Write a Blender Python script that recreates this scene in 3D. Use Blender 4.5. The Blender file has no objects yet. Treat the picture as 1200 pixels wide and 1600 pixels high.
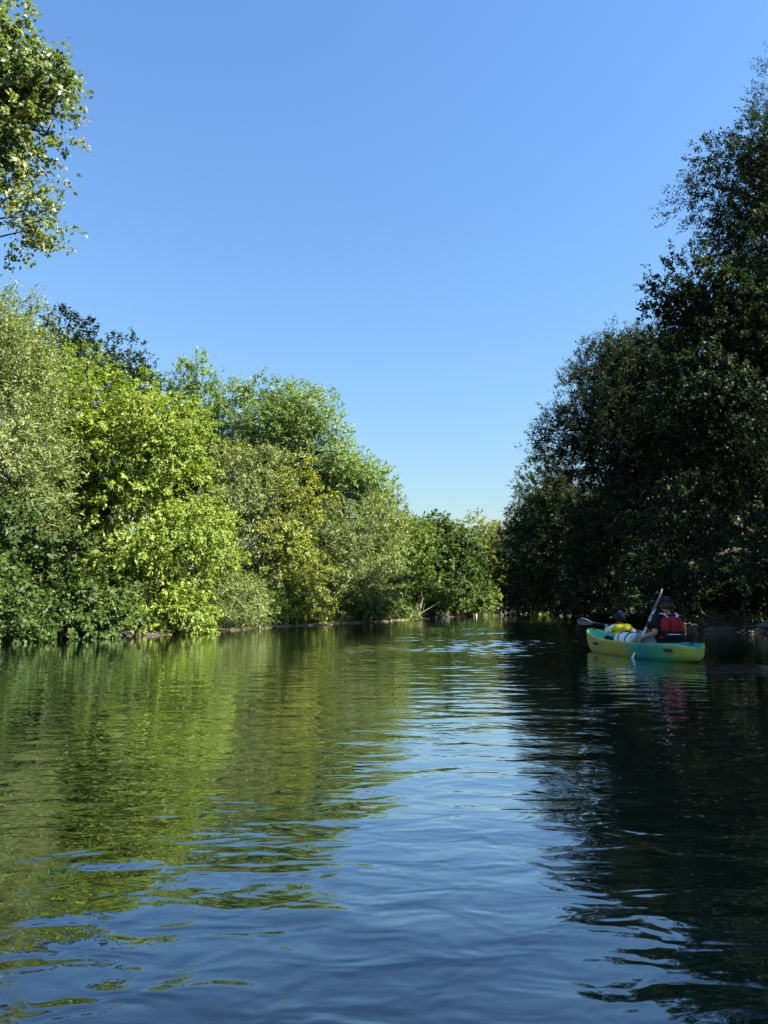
import bpy, bmesh, math
import numpy as np
from mathutils import Vector, Matrix

scene = bpy.context.scene
COL = scene.collection
R = math.radians

# ------------------------------------------------------------------ camera
CAM_H, PITCH, FPX = 0.82, R(7.15), 26.0 / 36.0 * 1600.0
cam = bpy.data.cameras.new('camera')
cam.lens = 26.0
cam.sensor_width = 36.0
cam.clip_start = 0.05
cam.clip_end = 4000.0
camera = bpy.data.objects.new('camera', cam)
camera.location = (0, 0, CAM_H)
camera.rotation_euler = (R(90) + PITCH, 0, 0)
COL.objects.link(camera)
scene.camera = camera

# ------------------------------------------------------------------ sky and sun
SUN_AZ, SUN_EL = R(106), R(44)          # azimuth clockwise from the view direction (+Y)
world = bpy.data.worlds.new('World')
scene.world = world
world.use_nodes = True
wn = world.node_tree
bg = wn.nodes['Background']
sky = wn.nodes.new('ShaderNodeTexSky')
sky.sky_type = 'NISHITA'
sky.sun_disc = False
sky.sun_elevation = SUN_EL
sky.sun_rotation = SUN_AZ
sky.altitude = 100.0
sky.air_density = 2.4
sky.dust_density = 0.0
sky.ozone_density = 10.0
tint = wn.nodes.new('ShaderNodeMix')
tint.data_type = 'RGBA'
tint.blend_type = 'MULTIPLY'
tint.inputs[0].default_value = 1.0
tint.inputs[7].default_value = (0.74, 0.83, 1.02, 1.0)      # the camera's white balance
wn.links.new(sky.outputs[0], tint.inputs[6])
wn.links.new(tint.outputs[2], bg.inputs[0])
bg.inputs[1].default_value = 0.050

sun_data = bpy.data.lights.new('sun', 'SUN')
sun_data.energy = 5.0
sun_data.angle = R(0.53)
sun_data.color = (1.0, 0.93, 0.80)
sun = bpy.data.objects.new('sun', sun_data)
sdir = Vector((math.sin(SUN_AZ) * math.cos(SUN_EL), math.cos(SUN_AZ) * math.cos(SUN_EL), math.sin(SUN_EL)))
sun.rotation_euler = sdir.to_track_quat('Z', 'Y').to_euler()
sun.location = (60, 0, 60)
COL.objects.link(sun)

vs = scene.view_settings
vs.view_transform = 'Standard'
vs.look = 'None'
vs.exposure = 2.1
vs.gamma = 1.0
vs.use_curve_mapping = False
cy = scene.cycles
cy.use_denoising = True
cy.max_bounces = 8
cy.diffuse_bounces = 3
cy.glossy_bounces = 3
cy.transmission_bounces = 4
cy.caustics_reflective = False
cy.caustics_refractive = False
cy.sample_clamp_indirect = 6.0


# ------------------------------------------------------------------ helpers
def at(px, py, Y):
    """point of the place at depth Y that the survey sight (px, py) of the photograph meets"""
    a = (px - 600.0) / FPX
    b = (800.0 - py) / FPX
    cp, sp = math.cos(PITCH), math.sin(PITCH)
    d = (a, cp - b * sp, sp + b * cp)
    k = Y / d[1]
    return np.array((d[0] * k, Y, CAM_H + d[2] * k))


def tag(o, label=None, cat=None, group=None, kind=None):
    if label: o['label'] = label
    if cat: o['category'] = cat
    if group: o['group'] = group
    if kind: o['kind'] = kind
    return o


def empty(name, loc=(0, 0, 0), rz=0.0):
    o = bpy.data.objects.new(name, None)
    o.empty_display_size = 0.2
    o.location = loc
    o.rotation_euler = (0, 0, rz)
    COL.objects.link(o)
    return o


def link(name, me, mat=None, parent=None, loc=None):
    o = bpy.data.objects.new(name, me)
    if mat is not None and not me.materials:
        me.materials.append(mat)
    COL.objects.link(o)
    if parent is not None:
        o.parent = parent
    if loc is not None:
        o.location = loc
    return o


def mesh_np(name, V, Q, smooth=False):
    """all-quad mesh from numpy arrays"""
    V = np.ascontiguousarray(V, dtype=np.float32)
    Q = np.ascontiguousarray(Q, dtype=np.int32)
    me = bpy.data.meshes.new(name)
    me.vertices.add(len(V))
    me.vertices.foreach_set('co', V.ravel())
    me.loops.add(Q.size)
    me.loops.foreach_set('vertex_index', Q.ravel())
    me.polygons.add(len(Q))
    me.polygons.foreach_set('loop_start', np.arange(0, Q.size, 4, dtype=np.int32))
    me.update(calc_edges=True)
    if smooth:
        me.polygons.foreach_set('use_smooth', np.ones(len(Q), dtype=bool))
    return me


def norm(a):
    return a / np.maximum(np.linalg.norm(a, axis=-1, keepdims=True), 1e-9)


def bez(p0, p1, p2, n):
    t = np.linspace(0, 1, n)[:, None]
    return (1 - t) ** 2 * p0 + 2 * t * (1 - t) * p1 + t * t * p2


class Tubes:
    def __init__(self):
        self.V, self.Q, self.n = [], [], 0

    def add(self, P, rad, sides=6, cap=True, flat=1.0, up=None):
        P = np.asarray(P, float)
        rad = np.broadcast_to(np.asarray(rad, float), (len(P),))
        T = np.gradient(P, axis=0)
        T = norm(T)
        ref = np.array((0, 0, 1.0)) if up is None else np.asarray(up, float)
        if up is None and abs(T[0] @ ref) > 0.9:
            ref = np.array((1.0, 0, 0))
        U = norm(np.cross(T, ref))
        W = np.cross(U, T)
        a = np.linspace(0, 2 * math.pi, sides, endpoint=False)
        ring = (U[:, None, :] * np.cos(a)[None, :, None] + W[:, None, :] * np.sin(a)[None, :, None] * flat)
        V = P[:, None, :] + ring * rad[:, None, None]
        m = len(P)
        V = V.reshape(-1, 3)
        i = np.arange(m - 1)[:, None] * sides
        j = np.arange(sides)[None, :]
        j2 = (j + 1) % sides
        Q = np.stack((i + j, i + j2, i + sides + j2, i + sides + j), -1).reshape(-1, 4)
        extra = []
        if cap:
            c0, c1 = len(V), len(V) + 1
            V = np.vstack((V, P[:1] - T[:1] * rad[0] * 0.35, P[-1:] + T[-1:] * rad[-1] * 0.35))
            for k in range(0, sides - 1, 2):
                extra.append((c0, (k + 2) % sides, k + 1, k))
                b = (m - 1) * sides
                extra.append((c1, b + k, b + k + 1, b + (k + 2) % sides))
            if sides % 2 == 0:
                pass
            Q = np.vstack((Q, np.array(extra)))
        self.V.append(V)
        self.Q.append(Q + self.n)
        self.n += len(V)
        return self

    def build(self, name, mat, parent=None, smooth=True, loc=None):
        me = mesh_np(name, np.vstack(self.V), np.vstack(self.Q), smooth)
        return link(name, me, mat, parent, loc)


def loft(rings, closed=True, caps=True):
    """rings: list of (k,3) arrays -> V, Q"""
    rings = [np.asarray(r, float) for r in rings]
    k = len(rings[0])
    V = np.vstack(rings)
    Q = []
    for i in range(len(rings) - 1):
        for j in range(k if closed else k - 1):
            j2 = (j + 1) % k
            Q.append((i * k + j, i * k + j2, (i + 1) * k + j2, (i + 1) * k + j))
    if caps:
        for base, rev in ((0, True), ((len(rings) - 1) * k, False)):
            c = len(V)
            V = np.vstack((V, V[base:base + k].mean(0)[None]))
            for j in range(0, k, 2):
                q = (c, base + j, base + (j + 1) % k, base + (j + 2) % k)
                Q.append(q[::-1] if rev else q)
    return V, np.array(Q)


# ------------------------------------------------------------------ materials
def new_mat(name):
    m = bpy.data.materials.new(name)
    m.use_nodes = True
    nt = m.node_tree
    for n in list(nt.nodes):
        nt.nodes.remove(n)
    out = nt.nodes.new('ShaderNodeOutputMaterial')
    return m, nt, out


def node(nt, typ, **kw):
    n = nt.nodes.new(typ)
    for k, v in kw.items():
        if hasattr(n, k):
            setattr(n, k, v)
        else:
            n.inputs[k].default_value = v
    return n


def ramp(nt, fac, stops):
    r = nt.nodes.new('ShaderNodeValToRGB')
    cr = r.color_ramp
    while len(cr.elements) < len(stops):
        cr.elements.new(0.5)
    for e, (p, c) in zip(cr.elements, stops):
        e.position = p
        e.color = (*c, 1) if len(c) == 3 else c
    if fac is not None:
        nt.links.new(fac, r.inputs[0])
    return r


def math_n(nt, op, a, b=None, clamp=False):
    n = nt.nodes.new('ShaderNodeMath')
    n.operation = op
    n.use_clamp = clamp
    for i, v in enumerate((a, b)):
        if v is None:
            continue
        if isinstance(v, (int, float)):
            n.inputs[i].default_value = v
        else:
            nt.links.new(v, n.inputs[i])
    return n.outputs[0]


def leaf_mat(name, dark, mid, light, trans, tfac=0.42, gloss=0.06, rough=0.45):
    m, nt, out = new_mat(name)
    at_ = node(nt, 'ShaderNodeAttribute')
    at_.attribute_name = 'leaf_tone'
    r = ramp(nt, at_.outputs['Fac'], [(0.0, dark), (0.5, mid), (1.0, light)])
    dif = node(nt, 'ShaderNodeBsdfDiffuse')
    nt.links.new(r.outputs[0], dif.inputs[0])
    tr = node(nt, 'ShaderNodeBsdfTranslucent')
    mixc = node(nt, 'ShaderNodeMix', data_type='RGBA', blend_type='MULTIPLY')
    mixc.inputs[0].default_value = 1.0
    nt.links.new(r.outputs[0], mixc.inputs[6])
    mixc.inputs[7].default_value = (*trans, 1)
    nt.links.new(mixc.outputs[2], tr.inputs[0])
    mx = node(nt, 'ShaderNodeMixShader')
    mx.inputs[0].default_value = tfac
    nt.links.new(dif.outputs[0], mx.inputs[1])
    nt.links.new(tr.outputs[0], mx.inputs[2])
    gl = node(nt, 'ShaderNodeBsdfGlossy')
    gl.inputs['Roughness'].default_value = rough
    gl.inputs['Color'].default_value = (1, 1, 1, 1)
    mg = node(nt, 'ShaderNodeMixShader')
    mg.inputs[0].default_value = gloss
    nt.links.new(mx.outputs[0], mg.inputs[1])
    nt.links.new(gl.outputs[0], mg.inputs[2])
    nt.links.new(mg.outputs[0], out.inputs[0])
    return m


def solid(name, col, rough=0.6, spec=0.4, noise=0.0, nscale=8.0, bump=0.0, metallic=0.0):
    m, nt, out = new_mat(name)
    p = node(nt, 'ShaderNodeBsdfPrincipled')
    p.inputs['Roughness'].default_value = rough
    p.inputs['Metallic'].default_value = metallic
    p.inputs['Specular IOR Level'].default_value = spec
    tc = node(nt, 'ShaderNodeTexCoord')
    nz = node(nt, 'ShaderNodeTexNoise')
    nz.inputs['Scale'].default_value = nscale
    nz.inputs['Detail'].default_value = 6
    nt.links.new(tc.outputs['Object'], nz.inputs['Vector'])
    lo = tuple(c * (1 - noise) for c in col)
    hi = tuple(min(1, c * (1 + noise)) for c in col)
    r = ramp(nt, nz.outputs['Fac'], [(0.3, lo), (0.7, hi)])
    nt.links.new(r.outputs[0], p.inputs['Base Color'])
    if bump > 0:
        b = node(nt, 'ShaderNodeBump')
        b.inputs['Strength'].default_value = bump
        b.inputs['Distance'].default_value = 0.02
        nt.links.new(nz.outputs['Fac'], b.inputs['Height'])
        nt.links.new(b.outputs[0], p.inputs['Normal'])
    nt.links.new(p.outputs[0], out.inputs[0])
    return m


M = {}
M['box_elder'] = leaf_mat('box_elder_leaf', (0.088, 0.145, 0.016), (0.165, 0.232, 0.024), (0.255, 0.308, 0.038), (1.25, 1.3, 0.5), 0.34, 0.022, 0.55)
M['box_elder_yellow'] = leaf_mat('yellowing_leaf', (0.08, 0.13, 0.016), (0.15, 0.195, 0.024), (0.27, 0.26, 0.028), (1.2, 1.2, 0.5), 0.33, 0.022, 0.55)
M['willow'] = leaf_mat('willow_leaf', (0.10, 0.135, 0.038), (0.175, 0.215, 0.068), (0.21, 0.25, 0.085), (1.0, 1.1, 0.5), 0.28, 0.02, 0.55)
M['ash'] = leaf_mat('ash_leaf', (0.085, 0.145, 0.03), (0.145, 0.215, 0.05), (0.20, 0.265, 0.07), (1.1, 1.25, 0.5), 0.32, 0.022, 0.55)
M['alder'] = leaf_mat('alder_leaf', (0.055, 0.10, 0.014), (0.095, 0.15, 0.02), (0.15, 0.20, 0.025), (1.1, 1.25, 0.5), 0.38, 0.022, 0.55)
M['mid_green_shaded'] = leaf_mat('mid_green_shaded_leaf', (0.032, 0.062, 0.013), (0.056, 0.096, 0.018), (0.09, 0.13, 0.024), (1.1, 1.25, 0.5), 0.32, 0.015, 0.55)  # left understory's shadow put into the leaf colour; the cone alder's own green
M['dark_shaded_alder'] = leaf_mat('dark_shaded_alder_leaf', (0.011, 0.022, 0.011), (0.019, 0.034, 0.015), (0.032, 0.049, 0.019), (1.1, 1.25, 0.5), 0.34, 0.012, 0.55)  # alder leaf darkened to carry the right wood's shade; also the dark left alder
M['shade_willow'] = leaf_mat('shaded_willow_leaf', (0.013, 0.025, 0.013), (0.023, 0.038, 0.018), (0.040, 0.055, 0.023), (1.2, 1.25, 0.5), 0.36, 0.012, 0.55)  # right bank's shade put into the colour of willow and tall ash leaves
M['poplar'] = leaf_mat('poplar_leaf', (0.06, 0.105, 0.018), (0.115, 0.16, 0.04), (0.22, 0.225, 0.07), (1.2, 1.25, 0.5), 0.42, 0.035, 0.5)
M['grass'] = leaf_mat('grass_blade', (0.06, 0.10, 0.015), (0.10, 0.15, 0.025), (0.17, 0.19, 0.05), (1.1, 1.2, 0.5), 0.35, 0.05)
M['bark'] = solid('bark', (0.042, 0.036, 0.029), 0.9, 0.2, 0.5, 14.0, 0.6)
M['dead_wood'] = solid('bleached_dead_wood', (0.34, 0.29, 0.23), 0.9, 0.2, 0.35, 12.0, 0.4)
M['stone'] = solid('river_stone', (0.12, 0.11, 0.095), 0.8, 0.3, 0.4, 5.0, 0.3)

rng = np.random.default_rng(7)

# ------------------------------------------------------------------ river outline
LB = np.array([(-25, -9.6), (5, -9.5), (12, -9.3), (17, -8.9), (20.6, -6.3), (24, -5.5), (31, -2.8), (43, 1.4), (52, 5.3), (60, 9), (70, 14.5), (90, 28), (130, 58)], float)
RB = np.array([(-25, 9), (5, 9.6), (12, 10.2), (16, 10.0), (20, 10.6), (24, 10.2), (28, 11.2), (34, 12.8), (42, 13.6), (52, 14.2), (60, 16.5), (70, 22), (90, 36), (130, 66)], float)


def xl(y):
    return np.interp(y, LB[:, 0], LB[:, 1]) + 0.28 * np.sin(y * 1.3) + 0.16 * np.sin(y * 3.1 + 1)


def xr(y):
    return np.interp(y, RB[:, 0], RB[:, 1]) + 0.30 * np.sin(y * 1.1 + 2) + 0.15 * np.sin(y * 2.7)


def wav(x, y, s, k):
    return np.sin(x * s + 1.7 * k + 0.7 * np.sin(y * s * 0.8 + k)) * np.cos(y * s * 1.1 + 2.3 * k + 0.6 * np.sin(x * s * 0.7))


def ground_z(x, y):
    dl = xl(y) - x
    dr = x - xr(y)
    d = np.maximum(dl, dr)                    # >0 on land
    left = dl > dr
    sm = lambda a: np.clip(a, 0, 1) ** 2 * (3 - 2 * np.clip(a, 0, 1))
    shelf = np.where(left & (y > 23) & (y < 47), 0.75, np.where(left, 0.10, 0.35))
    land = 0.05 * sm(d / 0.25) + 0.42 * sm((d - shelf) / 0.7) + 0.9 * sm((d - 1.5) / 9)
    land = land + 0.07 * wav(x, y, 0.9, 1) * sm(d / 1.5) + 0.3 * wav(x, y, 0.13, 2) * sm(d / 10) + 0.03 * wav(x, y, 2.6, 3) * sm(d / 0.8)
    bed = -0.06 - 1.2 * sm(-d / 4)
    return np.where(d > 0, land - 0.02, bed)


def axis(lo, hi, step, outer):
    core = np.arange(lo, hi + step, step)
    g = np.array(outer, float)
    return np.concatenate((lo - g[::-1], core, core[-1] + g))


gx = axis(-26, 34, 0.33, [1, 2.5, 5, 9, 15, 25, 45, 80, 140, 240, 400, 700, 1200])
gy = axis(-6, 74, 0.45, [1, 2.5, 5, 9, 15, 25, 45, 80, 140, 240, 400, 700, 1200])
X, Y = np.meshgrid(gx, gy)
Z = ground_z(X, Y)
far = np.maximum(np.abs(X - 4) - 60, 0) + np.maximum(np.abs(Y - 40) - 90, 0)
Z = np.where(far > 0, np.maximum(Z, 0.6), Z)
V = np.stack((X, Y, Z), -1).reshape(-1, 3)
ny, nx = X.shape
i = np.arange(ny - 1)[:, None] * nx
j = np.arange(nx - 1)[None, :]
Q = np.stack((i + j, i + j + 1, i + nx + j + 1, i + nx + j), -1).reshape(-1, 4)

gm, nt, out = new_mat('river_bank_soil')
tc = node(nt, 'ShaderNodeTexCoord')
n1 = node(nt, 'ShaderNodeTexNoise'); n1.inputs['Scale'].default_value = 0.8; n1.inputs['Detail'].default_value = 8
n2 = node(nt, 'ShaderNodeTexNoise'); n2.inputs['Scale'].default_value = 9.0; n2.inputs['Detail'].default_value = 8
for n in (n1, n2):
    nt.links.new(tc.outputs['Object'], n.inputs['Vector'])
soil = ramp(nt, n2.outputs['Fac'], [(0.3, (0.013, 0.010, 0.007)), (0.55, (0.028, 0.022, 0.015)), (0.75, (0.055, 0.045, 0.03))])
grass = ramp(nt, n2.outputs['Fac'], [(0.3, (0.035, 0.055, 0.012)), (0.7, (0.09, 0.11, 0.025))])
sep = node(nt, 'ShaderNodeSeparateXYZ')
nt.links.new(tc.outputs['Object'], sep.inputs[0])
zz = math_n(nt, 'ADD', sep.outputs['Z'], math_n(nt, 'MULTIPLY', n1.outputs['Fac'], 0.6))
msk = ramp(nt, zz, [(0.55, (0, 0, 0)), (0.95, (1, 1, 1))])
mx = node(nt, 'ShaderNodeMix', data_type='RGBA')
nt.links.new(msk.outputs[0], mx.inputs[0]); nt.links.new(soil.outputs[0], mx.inputs[6]); nt.links.new(grass.outputs[0], mx.inputs[7])
p = node(nt, 'ShaderNodeBsdfPrincipled'); p.inputs['Roughness'].default_value = 0.85
nt.links.new(mx.outputs[2], p.inputs['Base Color'])
b = node(nt, 'ShaderNodeBump'); b.inputs['Strength'].default_value = 0.7; b.inputs['Distance'].default_value = 0.05
nt.links.new(n2.outputs['Fac'], b.inputs['Height']); nt.links.new(b.outputs[0], p.inputs['Normal'])
nt.links.new(p.outputs[0], out.inputs[0])
tag(link('ground', mesh_np('ground', V, Q, True), gm), 'wooded river banks of soil and grass on both sides', kind='structure')

# ------------------------------------------------------------------ water
wm, nt, out = new_mat('river_water')
geo = node(nt, 'ShaderNodeNewGeometry')
sep = node(nt, 'ShaderNodeSeparateXYZ')
nt.links.new(geo.outputs['Position'], sep.inputs[0])
wx, wy = sep.outputs['X'], sep.outputs['Y']


def smooth(v, a, b_):
    n = node(nt, 'ShaderNodeMapRange', interpolation_type='SMOOTHSTEP')
    nt.links.new(v, n.inputs[0])
    n.inputs[1].default_value = a
    n.inputs[2].default_value = b_
    return n.outputs[0]


def wnoise(pos, sx, sy, rot, detail, rough, dist=0.0, w=0.0):
    mp = node(nt, 'ShaderNodeMapping')
    mp.inputs['Rotation'].default_value = (0, 0, R(rot))
    mp.inputs['Scale'].default_value = (sx, sy, 1)
    mp.inputs['Location'].default_value = (w, w * 1.7, 0)
    nt.links.new(pos, mp.inputs['Vector'])
    n = node(nt, 'ShaderNodeTexNoise')
    n.noise_dimensions = '2D'
    n.inputs['Scale'].default_value = 1.0
    n.inputs['Detail'].default_value = detail
    n.inputs['Roughness'].default_value = rough
    n.inputs['Distortion'].default_value = dist
    nt.links.new(mp.outputs[0], n.inputs['Vector'])
    return n.outputs['Fac']


P0 = geo.outputs['Position']
# the current runs fast and broken along mid-river, slack by the left bank
mid = math_n(nt, 'SUBTRACT', wx, math_n(nt, 'MULTIPLY', wy, 0.19))
slack = smooth(mid, -8.0, -3.0)
near = smooth(wy, 14.0, 3.0)
kx = math_n(nt, 'SUBTRACT', wx, 4.95)
ky = math_n(nt, 'SUBTRACT', wy, 9.5)
rr = math_n(nt, 'ADD', math_n(nt, 'MULTIPLY', math_n(nt, 'MULTIPLY', kx, kx), 0.30), math_n(nt, 'MULTIPLY', math_n(nt, 'MULTIPLY', ky, ky), 0.9))
wake = smooth(rr, 1.0, 0.1)                       # broken water astern of the kayak
AMP = dict(swell=math_n(nt, 'ADD', 0.003, math_n(nt, 'MULTIPLY', near, 0.0075)),
           ripple=math_n(nt, 'ADD', 0.0015, math_n(nt, 'MULTIPLY', slack, math_n(nt, 'ADD', 0.0017, math_n(nt, 'MULTIPLY', smooth(wy, 6.5, 2.5), 0.0029)))),
           chop=math_n(nt, 'ADD', 0.0005, math_n(nt, 'MULTIPLY', slack, 0.0005)),
           wake=math_n(nt, 'MULTIPLY', wake, 0.032))


def height(pos):
    h = [math_n(nt, 'MULTIPLY', wnoise(pos, 1.3, 2.5, 5, 1.0, 0.4, 0.2, 3.0), AMP['swell']),
         math_n(nt, 'MULTIPLY', wnoise(pos, 4.0, 7.4, -4, 2.0, 0.5, 0.3, 11.0), AMP['ripple']),
         math_n(nt, 'MULTIPLY', wnoise(pos, 6.5, 12.0, 6, 2.0, 0.5, 0.3, 23.0), AMP['chop']),
         math_n(nt, 'MULTIPLY', wnoise(pos, 4.0, 12.0, 3, 3.0, 0.55, 0.6, 57.0), AMP['wake'])]
    return math_n(nt, 'ADD', math_n(nt, 'ADD', h[0], h[1]), math_n(nt, 'ADD', h[2], h[3]))


EPS = 0.006
hs = []
for dv in ((0, 0, 0), (EPS, 0, 0), (0, EPS, 0)):
    va = node(nt, 'ShaderNodeVectorMath', operation='ADD')
    nt.links.new(P0, va.inputs[0])
    va.inputs[1].default_value = dv
    hs.append(height(va.outputs[0]))
cmb = node(nt, 'ShaderNodeCombineXYZ')
nt.links.new(math_n(nt, 'DIVIDE', math_n(nt, 'SUBTRACT', hs[0], hs[1]), EPS), cmb.inputs[0])
nt.links.new(math_n(nt, 'DIVIDE', math_n(nt, 'SUBTRACT', hs[0], hs[2]), EPS), cmb.inputs[1])
add = node(nt, 'ShaderNodeVectorMath', operation='ADD')
nt.links.new(cmb.outputs[0], add.inputs[0])
nt.links.new(geo.outputs['Normal'], add.inputs[1])
b = node(nt, 'ShaderNodeVectorMath', operation='NORMALIZE')
nt.links.new(add.outputs[0], b.inputs[0])
silt = smooth(mid, -5.5, -9.5)
wc = node(nt, 'ShaderNodeMix', data_type='RGBA')
nt.links.new(silt, wc.inputs[0])
wc.inputs[6].default_value = (0.0003, 0.0015, 0.0019, 1)
wc.inputs[7].default_value = (0.0045, 0.006, 0.003, 1)
dif = node(nt, 'ShaderNodeBsdfDiffuse')            # the murky body of the water
nt.links.new(wc.outputs[2], dif.inputs['Color'])
gl = node(nt, 'ShaderNodeBsdfGlossy')               # its mirror surface
gl.inputs['Roughness'].default_value = 0.02
gl.inputs['Color'].default_value = (0.95, 0.98, 1.0, 1)
lw = node(nt, 'ShaderNodeLayerWeight')
lw.inputs['Blend'].default_value = 0.5
for n in (dif, gl, lw):
    nt.links.new(b.outputs[0], n.inputs['Normal'])
fres = ramp(nt, lw.outputs['Facing'], [(0.0, (0.03,) * 3), (0.35, (0.08,) * 3), (0.54, (0.19,) * 3), (0.65, (0.38,) * 3), (0.75, (0.60,) * 3), (0.86, (0.81,) * 3), (1.0, (1.0,) * 3)])
mxs = node(nt, 'ShaderNodeMixShader')
nt.links.new(fres.outputs[0], mxs.inputs[0])
nt.links.new(dif.outputs[0], mxs.inputs[1])
nt.links.new(gl.outputs[0], mxs.inputs[2])
nt.links.new(mxs.outputs[0], out.inputs[0])

# the sheet follows the river; it is fine enough along the broken mid-river current to carry real wavelets
SHEAR = 0.19
mcol = np.concatenate((np.linspace(-45, -6, 12), np.arange(-5.2, 3.4, 0.10), np.linspace(4.2, 60, 14)))
rows, y_ = [-25.0, -15.0, -8.0, -4.0, -1.0, 1.0, 2.0], 2.6
while y_ < 40.0:
    rows.append(y_)
    y_ += 0.030 + 0.0011 * y_
rows += [41.0, 43.0, 46.0, 50.0, 56.0, 64.0, 74.0, 88.0, 105.0, 130.0]
rows = np.array(rows)
MM, YY = np.meshgrid(mcol, rows)
XX = MM + SHEAR * YY


def sstep(v, a, b_):
    t = np.clip((v - a) / (b_ - a), 0, 1)
    return t * t * (3 - 2 * t)


rgw = np.random.default_rng(5)
gust = 0.55 + 0.45 * wav(XX, YY, 0.55, 4) + 0.35 * wav(XX, YY, 1.3, 6)
mask = sstep(MM, -5.0, -2.2) * sstep(MM, 3.2, 1.2) * sstep(YY, 3.0, 7.0) * sstep(YY, 39.0, 30.0)
slope = mask * (0.25 + 0.75 * np.clip(gust, 0, 1.3)) * (0.030 + 0.075 * sstep(YY, 6.0, 14.0))
ZZ = np.zeros_like(XX)
NW = 46
for k in range(NW):
    lam = 0.14 * (3.2 ** rgw.random())
    th = rgw.normal() * 0.62
    kk = 2 * math.pi / lam
    ph = rgw.random() * 6.283
    ZZ += (math.sqrt(2.0 / NW) / kk) * np.sin(kk * (math.sin(th) * XX + math.cos(th) * YY) + ph + 0.8 * np.sin(0.9 * XX + 0.7 * YY + k))
ZZ *= slope
V = np.stack((XX, YY, ZZ), -1).reshape(-1, 3)
ny, nx = XX.shape
i = np.arange(ny - 1)[:, None] * nx
j = np.arange(nx - 1)[None, :]
Q = np.stack((i + j, i + j + 1, i + nx + j + 1, i + nx + j), -1).reshape(-1, 4)
tag(link('water', mesh_np('water', V, Q, True), wm), 'dark green river with ripples mirroring trees and sky', kind='structure')


# ------------------------------------------------------------------ foliage
def leaves(name, P, A, N, L, W, tone, mat, parent):
    A = norm(A)
    B = norm(np.cross(A, N))
    N2 = np.cross(B, A)
    L = L[:, None]; W = W[:, None]
    m = P + A * L * 0.45
    V = np.stack((P, m + B * W * 0.5 + N2 * W * 0.18, P + A * L - N2 * L * 0.10, m - B * W * 0.5 + N2 * W * 0.18), 1).reshape(-1, 3)
    Q = np.arange(len(V)).reshape(-1, 4)
    me = mesh_np(name, V, Q)
    at_ = me.attributes.new('leaf_tone', 'FLOAT', 'FACE')
    at_.data.foreach_set('value', np.clip(tone, 0, 1).astype(np.float32))
    o = link(name, me, mat, parent)
    o['kind'] = 'stuff'
    return o


def ell(px, py, Y, wpx, hpx, dep):
    """crown lobe: centre sighted at (px,py), depth Y; half-width and half-height from the sight, half-depth in metres"""
    c = at(px, py, Y)
    rx = wpx / FPX * Y
    rz = abs(at(px, py - hpx, Y)[2] - c[2])
    return (c, np.array((rx, dep, rz)))


def bough_centres(lobes, r, rg, shell=(0.5, 1.0), zmin=0.3, pack=1.0, jut=0.12):
    out, src = [], []
    for k, (c, s) in enumerate(lobes):
        area = 4 * math.pi * ((s[0] * s[1]) ** 1.6 + (s[0] * s[2]) ** 1.6 + (s[1] * s[2]) ** 1.6) ** (1 / 1.6) / 3 ** (1 / 1.6)
        n = max(3, int(area / (r * r) * 0.68))
        mine = np.zeros((0, 3))
        for _ in range(n * 8):
            d = rg.normal(size=3); d /= np.linalg.norm(d)
            f = shell[0] + (shell[1] - shell[0]) * rg.random() ** 0.5
            if rg.random() < jut:
                f = 1.05 + 0.22 * rg.random()
            q = c + d * s * f * (1 + 0.08 * rg.normal())
            if q[2] < zmin:
                continue
            if len(mine) and np.min(np.sum((mine - q) ** 2 * (1, 1, 1.5), 1)) < (pack * r) ** 2:
                continue
            # leave out boughs buried deep inside a neighbouring lobe
            if any(np.sum(((q - c2) / s2) ** 2) < 0.16 for j2, (c2, s2) in enumerate(lobes) if j2 != k):
                continue
            mine = np.vstack((mine, q))
            if len(mine) >= n:
                break
        out.append(mine); src.append(np.full(len(mine), k))
    return np.vstack(out), np.concatenate(src)


def split_lobes(lobes, r, rg, n=4, f=0.52):
    """break each big lobe of a crown into smaller rounded masses with gaps between them"""
    out = []
    for c, s in lobes:
        s = np.maximum(s - 0.42 * r, 0.4 * s)
        if min(s[0], s[2]) < 1.15 * r:
            out.append((c, s))
            continue
        dirs = []
        for _ in range(400):
            d = rg.normal(size=3); d /= np.linalg.norm(d)
            if all(d @ e < 0.45 for e in dirs):
                dirs.append(d)
            if len(dirs) >= n + 2:
                break
        for d in dirs:
            k = f * (0.72 + 0.5 * rg.random())
            out.append((c + d * s * (1.06 - k * 0.82), s * k * np.array((1.08, 1.08, 0.88))))
    return out


STYLE = {
    # leaf length and width, sprays per bough, leaves per spray, spray length, flatness, droop, lift, hang of the leaves
    'broad':   dict(L=0.145, W=0.085, ns=40, nl=16, sl=0.42, flat=0.60, droop=0.30, up=0.05, hang=0.60),
    'pinnate': dict(L=0.160, W=0.055, ns=42, nl=17, sl=0.50, flat=0.70, droop=0.20, up=0.25, hang=0.35),
    'willow':  dict(L=0.170, W=0.045, ns=46, nl=19, sl=0.50, flat=0.85, droop=0.20, up=0.35, hang=0.15),
    'alder':   dict(L=0.125, W=0.088, ns=40, nl=16, sl=0.36, flat=0.70, droop=0.12, up=0.30, hang=0.25),
}


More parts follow.
